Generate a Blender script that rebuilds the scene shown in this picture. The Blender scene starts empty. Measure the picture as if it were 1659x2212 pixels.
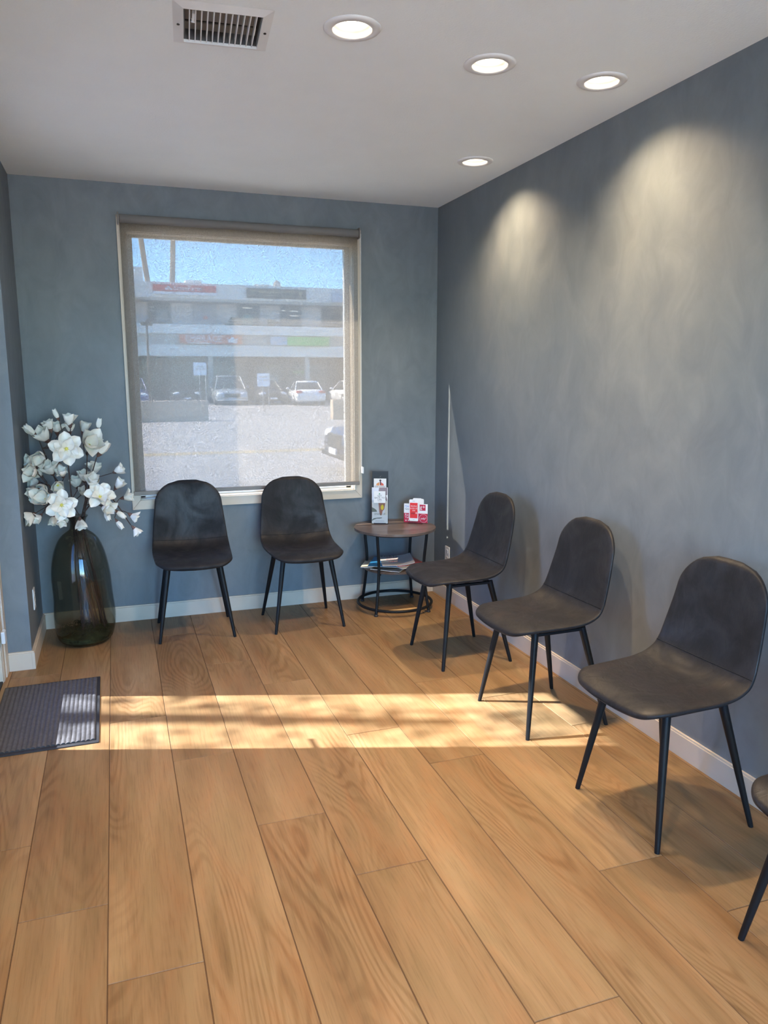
import bpy, bmesh, math, random
from mathutils import Vector, Matrix, noise
PI = math.pi
sc = bpy.context.scene
C = sc.collection
random.seed(7)
H = 2.587

# ------------------------------------------------------------------ camera, light, exposure
cam = bpy.data.cameras.new('camera'); camo = bpy.data.objects.new('camera', cam); C.objects.link(camo)
YAW, PITCH = 0.33665, 0.17577
f = Vector((math.sin(YAW)*math.cos(PITCH), math.cos(YAW)*math.cos(PITCH), -math.sin(PITCH)))
r = Vector((math.cos(YAW), -math.sin(YAW), 0)); u = r.cross(f)
camo.matrix_world = Matrix(((r.x, u.x, -f.x, -2.06765), (r.y, u.y, -f.y, -4.83576), (r.z, u.z, -f.z, 1.5), (0, 0, 0, 1)))
cam.sensor_fit = 'VERTICAL'; cam.sensor_height = 24; cam.lens = 24*1644.96/2212
cam.clip_start = 0.02; cam.clip_end = 500
sc.camera = camo
sc.view_settings.view_transform = 'Standard'; sc.view_settings.look = 'None'
sc.view_settings.exposure = 0.95; sc.view_settings.gamma = 1.0; sc.view_settings.use_curve_mapping = False
sc.cycles.max_bounces = 10; sc.cycles.diffuse_bounces = 6; sc.cycles.transparent_max_bounces = 24
sc.cycles.caustics_reflective = False; sc.cycles.caustics_refractive = False
sc.cycles.sample_clamp_indirect = 6.0
sc.cycles.use_denoising = True; sc.cycles.use_adaptive_sampling = False

SUN_AZ = math.radians(18.3); SUN_EL = math.radians(37)
SUN = 62.0; SKY = 2.7; LAMP_W = 64.0
world = bpy.data.worlds.new('world'); sc.world = world; world.use_nodes = True
wn = world.node_tree.nodes; wl = world.node_tree.links; wn.clear()
sky = wn.new('ShaderNodeTexSky'); sky.sky_type = 'NISHITA'; sky.sun_disc = False
sky.sun_elevation = SUN_EL; sky.sun_rotation = math.radians(-(90-18.3)); sky.altitude = 100
sky.air_density = 1.0; sky.dust_density = 0.0; sky.ozone_density = 2.5
bg = wn.new('ShaderNodeBackground'); bg.inputs[1].default_value = SKY
wo = wn.new('ShaderNodeOutputWorld'); stn = wn.new('ShaderNodeMix'); stn.data_type = 'RGBA'; stn.blend_type = 'MULTIPLY'; stn.inputs[0].default_value = 1.0
stn.inputs[7].default_value = (.50, .73, 1.02, 1); wl.new(sky.outputs[0], stn.inputs[6]); wl.new(stn.outputs[2], bg.inputs[0]); wl.new(bg.outputs[0], wo.inputs[0])
sl = bpy.data.lights.new('sun', 'SUN'); sl.energy = SUN; sl.angle = math.radians(0.53); sl.color = (1, 0.95, 0.87)
so = bpy.data.objects.new('sun', sl); C.objects.link(so)
sdir = Vector((-math.cos(SUN_AZ)*math.cos(SUN_EL), math.sin(SUN_AZ)*math.cos(SUN_EL), math.sin(SUN_EL)))
so.rotation_euler = sdir.to_track_quat('Z', 'Y').to_euler(); so.location = (-6, 2, 6)
def portal(name, loc, rot, sx, sy):
    l = bpy.data.lights.new(name, 'AREA'); l.shape = 'RECTANGLE'; l.size = sx; l.size_y = sy; l.cycles.is_portal = True
    o = bpy.data.objects.new(name, l); C.objects.link(o); o.location = loc; o.rotation_euler = rot
portal('portal_window', (-1.27, 0.17, 1.54), (-PI/2, 0, 0), 1.4, 1.6)
portal('portal_door', (-2.87, -1.27, 1.1), (0, -PI/2, 0), 2.2, 0.9)
portal('portal_side', (-2.87, -6.1, 1.6), (0, -PI/2, 0), 1.4, 1.2)
portal('portal_shopfront', (-1.35, -7.17, 1.2), (PI/2, 0, 0), 2.4, 2.3)

# ------------------------------------------------------------------ helpers
def tag(o, label=None, cat=None, group=None, kind=None):
    if label: o['label'] = label
    if cat: o['category'] = cat
    if group: o['group'] = group
    if kind: o['kind'] = kind
    return o
def thing(name, label, cat, loc=(0, 0, 0), rz=0, group=None, kind=None):
    o = bpy.data.objects.new(name, None); C.objects.link(o); o.empty_display_size = .1
    o.location = loc; o.rotation_euler = (0, 0, rz)
    return tag(o, label, cat, group, kind)
def dup(root):
    m = root.copy(); C.objects.link(m)
    def rec(src, dst):
        for ch in list(src.children):
            if ch == m: continue
            c = ch.copy(); C.objects.link(c); c.parent = dst; c.matrix_parent_inverse = ch.matrix_parent_inverse.copy()
            rec(ch, c)
    rec(root, m)
    return m
class MB:
    """collects geometry for one mesh"""
    def __init__(s): s.v = []; s.f = []; s.mi = []; s.m = 0; s.sm = []; s.smooth = False
    def add(s, vs, fs, M=None):
        b = len(s.v)
        s.v += [tuple(M @ Vector(v)) if M else tuple(v) for v in vs]
        for q in fs: s.f.append([b+i for i in q]); s.mi.append(s.m); s.sm.append(s.smooth)
        return s
    def box(s, a, b, M=None):
        (x0, y0, z0), (x1, y1, z1) = [tuple(map(min, a, b)), tuple(map(max, a, b))]
        vs = [(x0,y0,z0),(x1,y0,z0),(x1,y1,z0),(x0,y1,z0),(x0,y0,z1),(x1,y0,z1),(x1,y1,z1),(x0,y1,z1)]
        return s.add(vs, [(3,2,1,0),(4,5,6,7),(0,1,5,4),(1,2,6,5),(2,3,7,6),(3,0,4,7)], M)
    def prism(s, pts, z0, z1, M=None):
        n = len(pts)
        vs = [(x, y, z0) for x, y in pts]+[(x, y, z1) for x, y in pts]
        return s.add(vs, [tuple(range(n))[::-1], tuple(range(n, 2*n))]+[(i, (i+1) % n, n+(i+1) % n, n+i) for i in range(n)], M)
    def tube(s, pts, rad, seg=10, closed=False, cap=True):
        pts = [Vector(p) for p in pts]; n = len(pts)
        rad = rad if isinstance(rad, (list, tuple)) else [rad]*n
        vs = []; up = None; sm0 = s.smooth
        for i, p in enumerate(pts):
            if closed: t = pts[(i+1) % n]-pts[i-1]
            else: t = pts[min(i+1, n-1)]-pts[max(i-1, 0)]
            t.normalize()
            if up is None: up = Vector((0, 0, 1)) if abs(t.z) < .9 else Vector((1, 0, 0))
            a = t.cross(up); a.normalize(); b = a.cross(t); b.normalize(); up = b
            for k in range(seg):
                w = 2*PI*k/seg; vs.append(tuple(p+(a*math.cos(w)+b*math.sin(w))*rad[i]))
        fs = []
        for i in range(n if closed else n-1):
            j = (i+1) % n
            for k in range(seg): fs.append((i*seg+k, i*seg+(k+1) % seg, j*seg+(k+1) % seg, j*seg+k))
        s.smooth = True; s.add(vs, fs); s.smooth = sm0
        if cap and not closed: s.add([vs[k] for k in range(seg)][::-1]+vs[-seg:], [tuple(range(seg)), tuple(range(seg, 2*seg))])
        return s
    def lathe(s, prof, seg=48, M=None, cx=None):
        vs = []; n = len(prof); sm0 = s.smooth; s.smooth = True
        for i, (rr, z) in enumerate(prof):
            ox = cx[i] if cx else 0
            for k in range(seg):
                w = 2*PI*k/seg; vs.append((ox+rr*math.cos(w), rr*math.sin(w), z))
        s.add(vs, [(i*seg+k, i*seg+(k+1) % seg, (i+1)*seg+(k+1) % seg, (i+1)*seg+k) for i in range(n-1) for k in range(seg)], M)
        s.smooth = sm0
        return s
    def sphere(s, c, rx, ry=None, rz=None, seg=12, rings=8, M=None):
        ry = ry or rx; rz = rz or rx
        vs = [(c[0], c[1], c[2]-rz)]
        for i in range(1, rings):
            a = -PI/2+PI*i/rings
            for k in range(seg):
                w = 2*PI*k/seg; vs.append((c[0]+rx*math.cos(a)*math.cos(w), c[1]+ry*math.cos(a)*math.sin(w), c[2]+rz*math.sin(a)))
        vs.append((c[0], c[1], c[2]+rz)); fs = []
        for k in range(seg):
            fs.append((0, 1+(k+1) % seg, 1+k)); fs.append((len(vs)-1, 1+(rings-2)*seg+k, 1+(rings-2)*seg+(k+1) % seg))
            for i in range(rings-2): fs.append((1+i*seg+k, 1+i*seg+(k+1) % seg, 1+(i+1)*seg+(k+1) % seg, 1+(i+1)*seg+k))
        sm0 = s.smooth; s.smooth = True; s.add(vs, fs, M); s.smooth = sm0
        return s
    def build(s, name, mats, parent=None, bevel=0, seg=2, loc=None, rot=None):
        me = bpy.data.meshes.new(name); me.from_pydata(s.v, [], s.f)
        if not isinstance(mats, (list, tuple)): mats = [mats]
        for m in mats: me.materials.append(m)
        me.polygons.foreach_set('material_index', s.mi)
        me.polygons.foreach_set('use_smooth', s.sm if any(s.sm) or not bevel else [True]*len(s.f))
        me.update()
        bm = bmesh.new(); bm.from_mesh(me); bmesh.ops.recalc_face_normals(bm, faces=bm.faces); bm.to_mesh(me); bm.free()
        o = bpy.data.objects.new(name, me); C.objects.link(o)
        if parent: o.parent = parent
        if loc: o.location = loc
        if rot: o.rotation_euler = rot
        if bevel:
            b = o.modifiers.new('bevel', 'BEVEL'); b.width = bevel; b.segments = seg; b.limit_method = 'ANGLE'; b.angle_limit = .6
            b.harden_normals = True
        return o
def arc(cx, cy, rr, a0, a1, n):
    return [(cx+rr*math.cos(a0+(a1-a0)*i/n), cy+rr*math.sin(a0+(a1-a0)*i/n)) for i in range(n+1)]
def rrect(x0, y0, x1, y1, rr, n=5):
    return arc(x1-rr, y1-rr, rr, 0, PI/2, n)+arc(x0+rr, y1-rr, rr, PI/2, PI, n)+arc(x0+rr, y0+rr, rr, PI, 1.5*PI, n)+arc(x1-rr, y0+rr, rr, 1.5*PI, 2*PI, n)
def spline(P, n):
    P = [Vector(p) for p in P]; out = []
    for i in range(len(P)-1):
        p0 = P[max(i-1, 0)]; p1 = P[i]; p2 = P[i+1]; p3 = P[min(i+2, len(P)-1)]
        for k in range(n):
            t = k/n
            out.append(.5*((2*p1)+(p2-p0)*t+(2*p0-5*p1+4*p2-p3)*t*t+(3*p1-p0-3*p2+p3)*t**3))
    out.append(P[-1]); return out

# materials
MATS = {}
def mat(name, col, rough=.5, metal=0, spec=.5, bump=0, bscale=200, var=0, vscale=5, coat=0, emit=None, es=0, sheen=0, vstretch=(1, 1, 1)):
    m = bpy.data.materials.new(name); m.use_nodes = True; nt = m.node_tree; b = nt.nodes['Principled BSDF']
    b.inputs['Base Color'].default_value = (*col, 1); b.inputs['Roughness'].default_value = rough
    b.inputs['Metallic'].default_value = metal; b.inputs['Specular IOR Level'].default_value = spec
    b.inputs['Coat Weight'].default_value = coat; b.inputs['Sheen Weight'].default_value = sheen
    if emit: b.inputs['Emission Color'].default_value = (*emit, 1); b.inputs['Emission Strength'].default_value = es
    tc = nt.nodes.new('ShaderNodeTexCoord')
    mp = nt.nodes.new('ShaderNodeMapping'); mp.inputs['Scale'].default_value = vstretch; nt.links.new(tc.outputs['Object'], mp.inputs[0])
    nz = nt.nodes.new('ShaderNodeTexNoise'); nz.inputs['Scale'].default_value = vscale; nz.inputs['Detail'].default_value = 4
    nt.links.new(mp.outputs[0], nz.inputs[0])
    rp = nt.nodes.new('ShaderNodeValToRGB'); v = var or .06
    rp.color_ramp.elements[0].position = .3; rp.color_ramp.elements[1].position = .7
    rp.color_ramp.elements[0].color = (*[c*(1-v) for c in col], 1); rp.color_ramp.elements[1].color = (*[min(1, c*(1+v)) for c in col], 1)
    nt.links.new(nz.outputs[0], rp.inputs[0]); nt.links.new(rp.outputs[0], b.inputs['Base Color'])
    if bump:
        n2 = nt.nodes.new('ShaderNodeTexNoise'); n2.inputs['Scale'].default_value = bscale; n2.inputs['Detail'].default_value = 3
        nt.links.new(tc.outputs['Object'], n2.inputs[0])
        bp = nt.nodes.new('ShaderNodeBump'); bp.inputs['Strength'].default_value = bump; bp.inputs['Distance'].default_value = .002
        nt.links.new(n2.outputs[0], bp.inputs['Height']); nt.links.new(bp.outputs[0], b.inputs['Normal'])
    MATS[name] = m
    return m
def N(nt, t, **k):
    n = nt.nodes.new(t)
    for a, b in k.items():
        if a.startswith('i_'): n.inputs[a[2:].replace('_', ' ')].default_value = b
        else: setattr(n, a, b)
    return n
def ramp(nt, src, stops):
    rp = nt.nodes.new('ShaderNodeValToRGB'); cr = rp.color_ramp
    while len(cr.elements) < len(stops): cr.elements.new(.5)
    for e, (p, c) in zip(cr.elements, stops): e.position = p; e.color = (*c, 1)
    nt.links.new(src, rp.inputs[0]); return rp.outputs[0]
def mix(nt, a, b, fac, mode='MIX'):
    m = nt.nodes.new('ShaderNodeMix'); m.data_type = 'RGBA'; m.blend_type = mode
    for s, x in ((6, a), (7, b), (0, fac)):
        if isinstance(x, (int, float)): m.inputs[s].default_value = x
        elif isinstance(x, tuple): m.inputs[s].default_value = (*x, 1)
        else: nt.links.new(x, m.inputs[s])
    return m.outputs[2]
def math_(nt, op, a, b=0.0):
    m = nt.nodes.new('ShaderNodeMath'); m.operation = op
    for s, x in ((0, a), (1, b)):
        if isinstance(x, (int, float)): m.inputs[s].default_value = x
        else: nt.links.new(x, m.inputs[s])
    return m.outputs[0]

def wall_mat():
    m = bpy.data.materials.new('limewash_blue_grey'); m.use_nodes = True; nt = m.node_tree; b = nt.nodes['Principled BSDF']
    tc = N(nt, 'ShaderNodeTexCoord')
    mp = N(nt, 'ShaderNodeMapping'); mp.inputs['Scale'].default_value = (1, 1, .6); nt.links.new(tc.outputs['Object'], mp.inputs[0])
    n1 = N(nt, 'ShaderNodeTexNoise', i_Scale=1.7, i_Detail=6.0, i_Roughness=.55, i_Distortion=.6); nt.links.new(mp.outputs[0], n1.inputs[0])
    n2 = N(nt, 'ShaderNodeTexNoise', i_Scale=7.0, i_Detail=5.0, i_Roughness=.6, i_Distortion=1.2); nt.links.new(mp.outputs[0], n2.inputs[0])
    c1 = ramp(nt, n1.outputs[0], [(.3, (.145, .168, .185)), (.55, (.168, .189, .206)), (.75, (.195, .212, .225))])
    c2 = ramp(nt, n2.outputs[0], [(.32, (.86, .86, .87)), (.68, (1.10, 1.095, 1.08))])
    nt.links.new(mix(nt, c1, c2, 1.0, 'MULTIPLY'), b.inputs['Base Color'])
    nt.links.new(ramp(nt, n2.outputs[0], [(.3, (.42,)*3), (.7, (.62,)*3)]), b.inputs['Roughness'])
    n3 = N(nt, 'ShaderNodeTexNoise', i_Scale=30.0, i_Detail=6.0); nt.links.new(tc.outputs['Object'], n3.inputs[0])
    bp = N(nt, 'ShaderNodeBump', i_Strength=.18, i_Distance=.003); nt.links.new(n3.outputs[0], bp.inputs['Height']); nt.links.new(bp.outputs[0], b.inputs['Normal'])
    return m
def floor_mat():
    m = bpy.data.materials.new('oak_plank'); m.use_nodes = True; nt = m.node_tree; b = nt.nodes['Principled BSDF']
    tc = N(nt, 'ShaderNodeTexCoord'); at = N(nt, 'ShaderNodeAttribute', attribute_name='plank')
    sx = N(nt, 'ShaderNodeSeparateColor'); nt.links.new(at.outputs['Color'], sx.inputs[0])
    off = N(nt, 'ShaderNodeVectorMath', operation='SCALE'); nt.links.new(at.outputs['Color'], off.inputs[0]); off.inputs[3].default_value = 23.0
    ad = N(nt, 'ShaderNodeVectorMath', operation='ADD'); nt.links.new(tc.outputs['Object'], ad.inputs[0]); nt.links.new(off.outputs[0], ad.inputs[1])
    def mp(s):
        q = N(nt, 'ShaderNodeMapping'); q.inputs['Scale'].default_value = s; nt.links.new(ad.outputs[0], q.inputs[0]); return q.outputs[0]
    n1 = N(nt, 'ShaderNodeTexNoise', i_Scale=1.0, i_Detail=3.0, i_Roughness=.5, i_Distortion=.3); nt.links.new(mp((9, 1.1, 1)), n1.inputs[0])
    # cathedral grain: rings of a slow stretched noise
    n2 = N(nt, 'ShaderNodeTexNoise', i_Scale=1.0, i_Detail=1.5, i_Roughness=.45, i_Distortion=.25); nt.links.new(mp((5.5, .85, 1)), n2.inputs[0])
    ring = math_(nt, 'SINE', math_(nt, 'MULTIPLY', n2.outputs[0], 150.0))
    ringc = ramp(nt, math_(nt, 'MULTIPLY_ADD', ring, .5), [(.35, (1.0,)*3), (.95, (.80, .765, .71))])
    for l in nt.links:
        pass
    n3 = N(nt, 'ShaderNodeTexNoise', i_Scale=1.0, i_Detail=5.0, i_Roughness=.65); nt.links.new(mp((170, 7, 1)), n3.inputs[0])
    fine = ramp(nt, n3.outputs[0], [(.28, (.72, .70, .68)), (.5, (1.0, 1.0, 1.0)), (.7, (1.06, 1.06, 1.06))])
    n4 = N(nt, 'ShaderNodeTexNoise', i_Scale=1.0, i_Detail=2.0); nt.links.new(mp((3.2, .9, 1)), n4.inputs[0])
    msk = ramp(nt, n4.outputs[0], [(.44, (0,)*3), (.6, (1,)*3)])
    base = ramp(nt, n1.outputs[0], [(.28, (.215, .126, .055)), (.5, (.282, .172, .079)), (.72, (.345, .220, .108))])
    tone = ramp(nt, sx.outputs[1], [(0, (.90, .885, .87)), (1, (1.07, 1.07, 1.07))])
    c = mix(nt, base, tone, 1.0, 'MULTIPLY')
    c = mix(nt, c, mix(nt, (1.0, 1.0, 1.0), ringc, msk), .95, 'MULTIPLY')
    c = mix(nt, c, fine, .8, 'MULTIPLY')
    n5 = N(nt, 'ShaderNodeTexNoise', i_Scale=1.0, i_Detail=4.0, i_Roughness=.6, i_Distortion=.6); nt.links.new(mp((14, 2.6, 1)), n5.inputs[0])
    c = mix(nt, c, ramp(nt, n5.outputs[0], [(.3, (1.08, .96, .90)), (.5, (1.0, 1.0, 1.0)), (.7, (.90, .95, .93))]), .9, 'MULTIPLY')
    vo = N(nt, 'ShaderNodeTexVoronoi', i_Scale=1.0); nt.links.new(mp((4.2, 1.5, 1)), vo.inputs[0])
    kn = ramp(nt, vo.outputs['Distance'], [(.0, (.40, .34, .28)), (.045, (.8, .78, .75)), (.10, (1.0,)*3)])
    c = mix(nt, c, kn, .8, 'MULTIPLY')
    nt.links.new(c, b.inputs['Base Color'])
    b.inputs['Roughness'].default_value = .42; b.inputs['Specular IOR Level'].default_value = .22
    bp = N(nt, 'ShaderNodeBump', i_Strength=.25, i_Distance=.001); nt.links.new(n3.outputs[0], bp.inputs['Height']); nt.links.new(bp.outputs[0], b.inputs['Normal'])
    return m
def wood_mat(name, a, bcol, rough=.4):
    m = bpy.data.materials.new(name); m.use_nodes = True; nt = m.node_tree; b = nt.nodes['Principled BSDF']
    tc = N(nt, 'ShaderNodeTexCoord'); mp = N(nt, 'ShaderNodeMapping'); mp.inputs['Scale'].default_value = (3, 28, 8); nt.links.new(tc.outputs['Object'], mp.inputs[0])
    n1 = N(nt, 'ShaderNodeTexNoise', i_Scale=1.0, i_Detail=5.0, i_Roughness=.6, i_Distortion=.5); nt.links.new(mp.outputs[0], n1.inputs[0])
    nt.links.new(ramp(nt, n1.outputs[0], [(.3, a), (.7, bcol)]), b.inputs['Base Color']); b.inputs['Roughness'].default_value = rough
    return m
def suede_mat():
    m = bpy.data.materials.new('charcoal_suede'); m.use_nodes = True; nt = m.node_tree; b = nt.nodes['Principled BSDF']
    tc = N(nt, 'ShaderNodeTexCoord'); oi = N(nt, 'ShaderNodeObjectInfo')
    ad = N(nt, 'ShaderNodeVectorMath', operation='ADD'); nt.links.new(tc.outputs['Object'], ad.inputs[0]); nt.links.new(oi.outputs['Location'], ad.inputs[1])
    n1 = N(nt, 'ShaderNodeTexNoise', i_Scale=5.0, i_Detail=7.0, i_Roughness=.62, i_Distortion=.9); nt.links.new(ad.outputs[0], n1.inputs[0])
    mp = N(nt, 'ShaderNodeMapping'); mp.inputs['Scale'].default_value = (1, 1, .35); nt.links.new(ad.outputs[0], mp.inputs[0])
    n2 = N(nt, 'ShaderNodeTexNoise', i_Scale=26.0, i_Detail=5.0, i_Roughness=.6, i_Distortion=1.0); nt.links.new(mp.outputs[0], n2.inputs[0])
    c = ramp(nt, n1.outputs[0], [(.32, (.0055, .0055, .0068)), (.5, (.0105, .0095, .010)), (.68, (.022, .0175, .0155))])
    c2 = ramp(nt, n2.outputs[0], [(.3, (.62,)*3), (.7, (1.35,)*3)])
    nt.links.new(mix(nt, c, c2, 1.0, 'MULTIPLY'), b.inputs['Base Color'])
    nt.links.new(ramp(nt, n1.outputs[0], [(.40, (.72,)*3), (.62, (.47,)*3)]), b.inputs['Roughness'])
    b.inputs['Sheen Weight'].default_value = .02; b.inputs['Sheen Roughness'].default_value = .5; b.inputs['Specular IOR Level'].default_value = .34
    bp = N(nt, 'ShaderNodeBump', i_Strength=.5, i_Distance=.004); nt.links.new(n2.outputs[0], bp.inputs['Height']); nt.links.new(bp.outputs[0], b.inputs['Normal'])
    return m
def clear_mat(name, tint, gloss=.08, rough=.02, edge=True):
    m = bpy.data.materials.new(name); m.use_nodes = True; nt = m.node_tree; nt.nodes.clear()
    t = N(nt, 'ShaderNodeBsdfTransparent'); t.inputs[0].default_value = (*tint, 1)
    g = N(nt, 'ShaderNodeBsdfGlossy'); g.inputs['Roughness'].default_value = rough
    fr = N(nt, 'ShaderNodeFresnel'); ge = N(nt, 'ShaderNodeNewGeometry')
    nt.links.new(math_(nt, 'SUBTRACT', 1.45, math_(nt, 'MULTIPLY', ge.outputs['Backfacing'], 1.45-1/1.45)), fr.inputs[0])
    mx = N(nt, 'ShaderNodeMixShader'); o = N(nt, 'ShaderNodeOutputMaterial')
    nt.links.new(math_(nt, 'MULTIPLY', fr.outputs[0], gloss/.04), mx.inputs[0])
    if edge:
        lw = N(nt, 'ShaderNodeLayerWeight', i_Blend=.35)
        nt.links.new(ramp(nt, lw.outputs['Facing'], [(.0, tint), (.45, tuple(c*.97 for c in tint)), (.8, tuple(c*.86 for c in tint)), (1.0, tuple(c*.55 for c in tint))]), t.inputs[0])
    nt.links.new(t.outputs[0], mx.inputs[1]); nt.links.new(g.outputs[0], mx.inputs[2]); nt.links.new(mx.outputs[0], o.inputs[0])
    return m
def screen_mat():
    """solar screen fabric: an open weave that passes part of the view and scatters the rest"""
    m = bpy.data.materials.new('solar_screen_weave'); m.use_nodes = True; nt = m.node_tree; nt.nodes.clear()
    tc = N(nt, 'ShaderNodeTexCoord')
    def st(s):
        q = N(nt, 'ShaderNodeMapping'); q.inputs['Scale'].default_value = s; nt.links.new(tc.outputs['Object'], q.inputs[0])
        z = N(nt, 'ShaderNodeTexNoise', i_Scale=1.0, i_Detail=3.0, i_Roughness=.7); nt.links.new(q.outputs[0], z.inputs[0]); return z.outputs[0]
    w = math_(nt, 'ADD', st((260, 1, 45)), st((45, 1, 260)))
    lim = ramp(nt, math_(nt, 'MULTIPLY', w, .5), [(.38, (SCREEN_OPEN*.72,)*3), (.62, (SCREEN_OPEN*1.28,)*3)])
    # the holes between the threads: 0.5 mm cells, each either thread or gap
    sp = N(nt, 'ShaderNodeVectorMath', operation='SNAP'); nt.links.new(tc.outputs['Object'], sp.inputs[0]); sp.inputs[1].default_value = (.0005, 10, .0005)
    wn_ = N(nt, 'ShaderNodeTexWhiteNoise'); nt.links.new(sp.outputs[0], wn_.inputs['Vector'])
    op = math_(nt, 'LESS_THAN', wn_.outputs['Value'], lim)
    t = N(nt, 'ShaderNodeBsdfTransparent')
    tr = N(nt, 'ShaderNodeBsdfTranslucent'); tr.inputs[0].default_value = (*SCREEN_TR, 1)
    df = N(nt, 'ShaderNodeBsdfDiffuse'); df.inputs[0].default_value = (.10, .095, .09, 1)
    a = N(nt, 'ShaderNodeMixShader'); a.inputs[0].default_value = .35; nt.links.new(tr.outputs[0], a.inputs[1]); nt.links.new(df.outputs[0], a.inputs[2])
    b = N(nt, 'ShaderNodeMixShader'); nt.links.new(op, b.inputs[0]); nt.links.new(a.outputs[0], b.inputs[1]); nt.links.new(t.outputs[0], b.inputs[2])
    o = N(nt, 'ShaderNodeOutputMaterial'); nt.links.new(b.outputs[0], o.inputs[0])
    return m
SCREEN_OPEN = .20; SCREEN_TR = (.37, .325, .265)
M_wall = wall_mat(); M_floor = floor_mat(); M_suede = suede_mat(); M_screen = screen_mat()
M_ceil = mat('ceiling_plaster', (.87, .90, .89), .9, bump=.5, bscale=140, var=.012)
M_trim = mat('cream_trim_paint', (.63, .54, .43), .45, bump=.05, bscale=60)
M_white = mat('white_enamel', (.78, .77, .75), .4)
M_gap = mat('plank_gap', (.10, .055, .025), .9)
M_black = mat('black_powdercoat', (.011, .0115, .012), .45, spec=.2)
M_tabletop = wood_mat('grey_brown_woodgrain', (.080, .055, .043), (.165, .122, .098), .32)
M_glass = clear_mat('window_glass', (.90, .94, .93), .05, edge=False)
M_tintglass = clear_mat('tinted_window_glass', (.405, .395, .375), .05, edge=False)
M_doorglass = clear_mat('tinted_door_glass', (.46, .485, .53), .05, edge=False)
M_vase = clear_mat('smoked_vase_glass', (.80, .80, .765), .035, .03)
M_acrylic = clear_mat('clear_acrylic', (.93, .94, .94), .05, .02)
M_paper = mat('white_paper', (.80, .79, .77), .6)
M_red = mat('print_red', (.72, .03, .03), .5)
M_crimson = mat('print_crimson', (.50, .015, .05), .5)
M_ink = mat('print_black', (.03, .03, .035), .6)
M_blueink = mat('print_blue', (.10, .20, .60), .6)
M_moss = mat('dried_moss', (.036, .046, .017), .95, var=.5, vscale=40, bump=1, bscale=150)
M_stem = mat('brown_stem', (.060, .035, .028), .75, var=.3, vscale=30)
M_petal = mat('white_petal', (.86, .81, .71), .55, var=.04)
b_ = M_petal.node_tree.nodes['Principled BSDF']; b_.inputs['Subsurface Weight'].default_value = .15; b_.inputs['Subsurface Radius'].default_value = (.01, .01, .008)
M_stamen = mat('yellow_stamen', (.75, .62, .12), .6)
M_calyx = mat('brown_calyx', (.16, .085, .065), .7)
M_bar = mat('taupe_blind_rail', (.215, .19, .165), .5)
M_tube = mat('grey_roller_fabric', (.17, .16, .15), .7, bump=.2, bscale=400)
M_plastic = mat('clear_white_plastic', (.72, .74, .75), .3)
M_lens = mat('lamp_lens', (.9, .9, .9), .5, emit=(1, .86, .66), es=9)
M_vent_dark = mat('duct_grey', (.10, .10, .10), .6)
M_rubber = mat('mat_rubber', (.022, .022, .024), .6)
M_carpet = mat('ribbed_carpet', (.085, .082, .084), .95, var=.2, vscale=60, bump=1.0, bscale=500)
M_darkslot = mat('dark_slot', (.02, .02, .02), .6)

# ------------------------------------------------------------------ setting
# floor: planks along y, each its own little board over a dark sub-floor
fb = MB(); tone = []
X0, PW, PL, GAP = -2.170, .238, 1.55, .0011
joints = {-1: -2.715, -2: -2.337, 0: -3.03, 1: -1.92, 2: -2.468, 3: -2.828, 4: -1.932, 5: -2.272, 6: -3.056, 7: -3.33, 8: -2.17, -3: -1.5, 9: -2.9}
rf = random.Random(11)
for k in range(-3, 10):
    xa = max(X0+PW*k, -2.84); xb = min(X0+PW*(k+1), -.001+.0)
    if xb-xa < .01: continue
    y = joints[k]-PL*4
    while y < 0:
        ya = max(y, -7.0); yb = min(y+PL, 0.0)
        if yb > ya:
            n0 = len(fb.f); a, b = (xa+GAP, ya+GAP), (xb-GAP, yb-GAP)
            e = .0012
            vs = [(a[0], a[1], -.002), (b[0], a[1], -.002), (b[0], b[1], -.002), (a[0], b[1], -.002), (a[0]+e, a[1]+e, 0), (b[0]-e, a[1]+e, 0), (b[0]-e, b[1]-e, 0), (a[0]+e, b[1]-e, 0)]
            fb.add(vs, [(4,5,6,7), (0,1,5,4), (1,2,6,5), (2,3,7,6), (3,0,4,7)])
            tone += [(rf.random(), rf.random(), rf.random())]*5
        y += PL
fb.m = 1; fb.box((-2.84, -7.05, -.02), (.1, .05, -.0019)); tone += [(0, 0, 0)]*6
fl = fb.build('floor', [M_floor, M_gap]); tag(fl, kind='structure')
ca = fl.data.color_attributes.new('plank', 'FLOAT_COLOR', 'CORNER'); i = 0
for p in fl.data.polygons:
    for li in p.loop_indices: ca.data[li].color = (*tone[p.index], 1)

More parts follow.
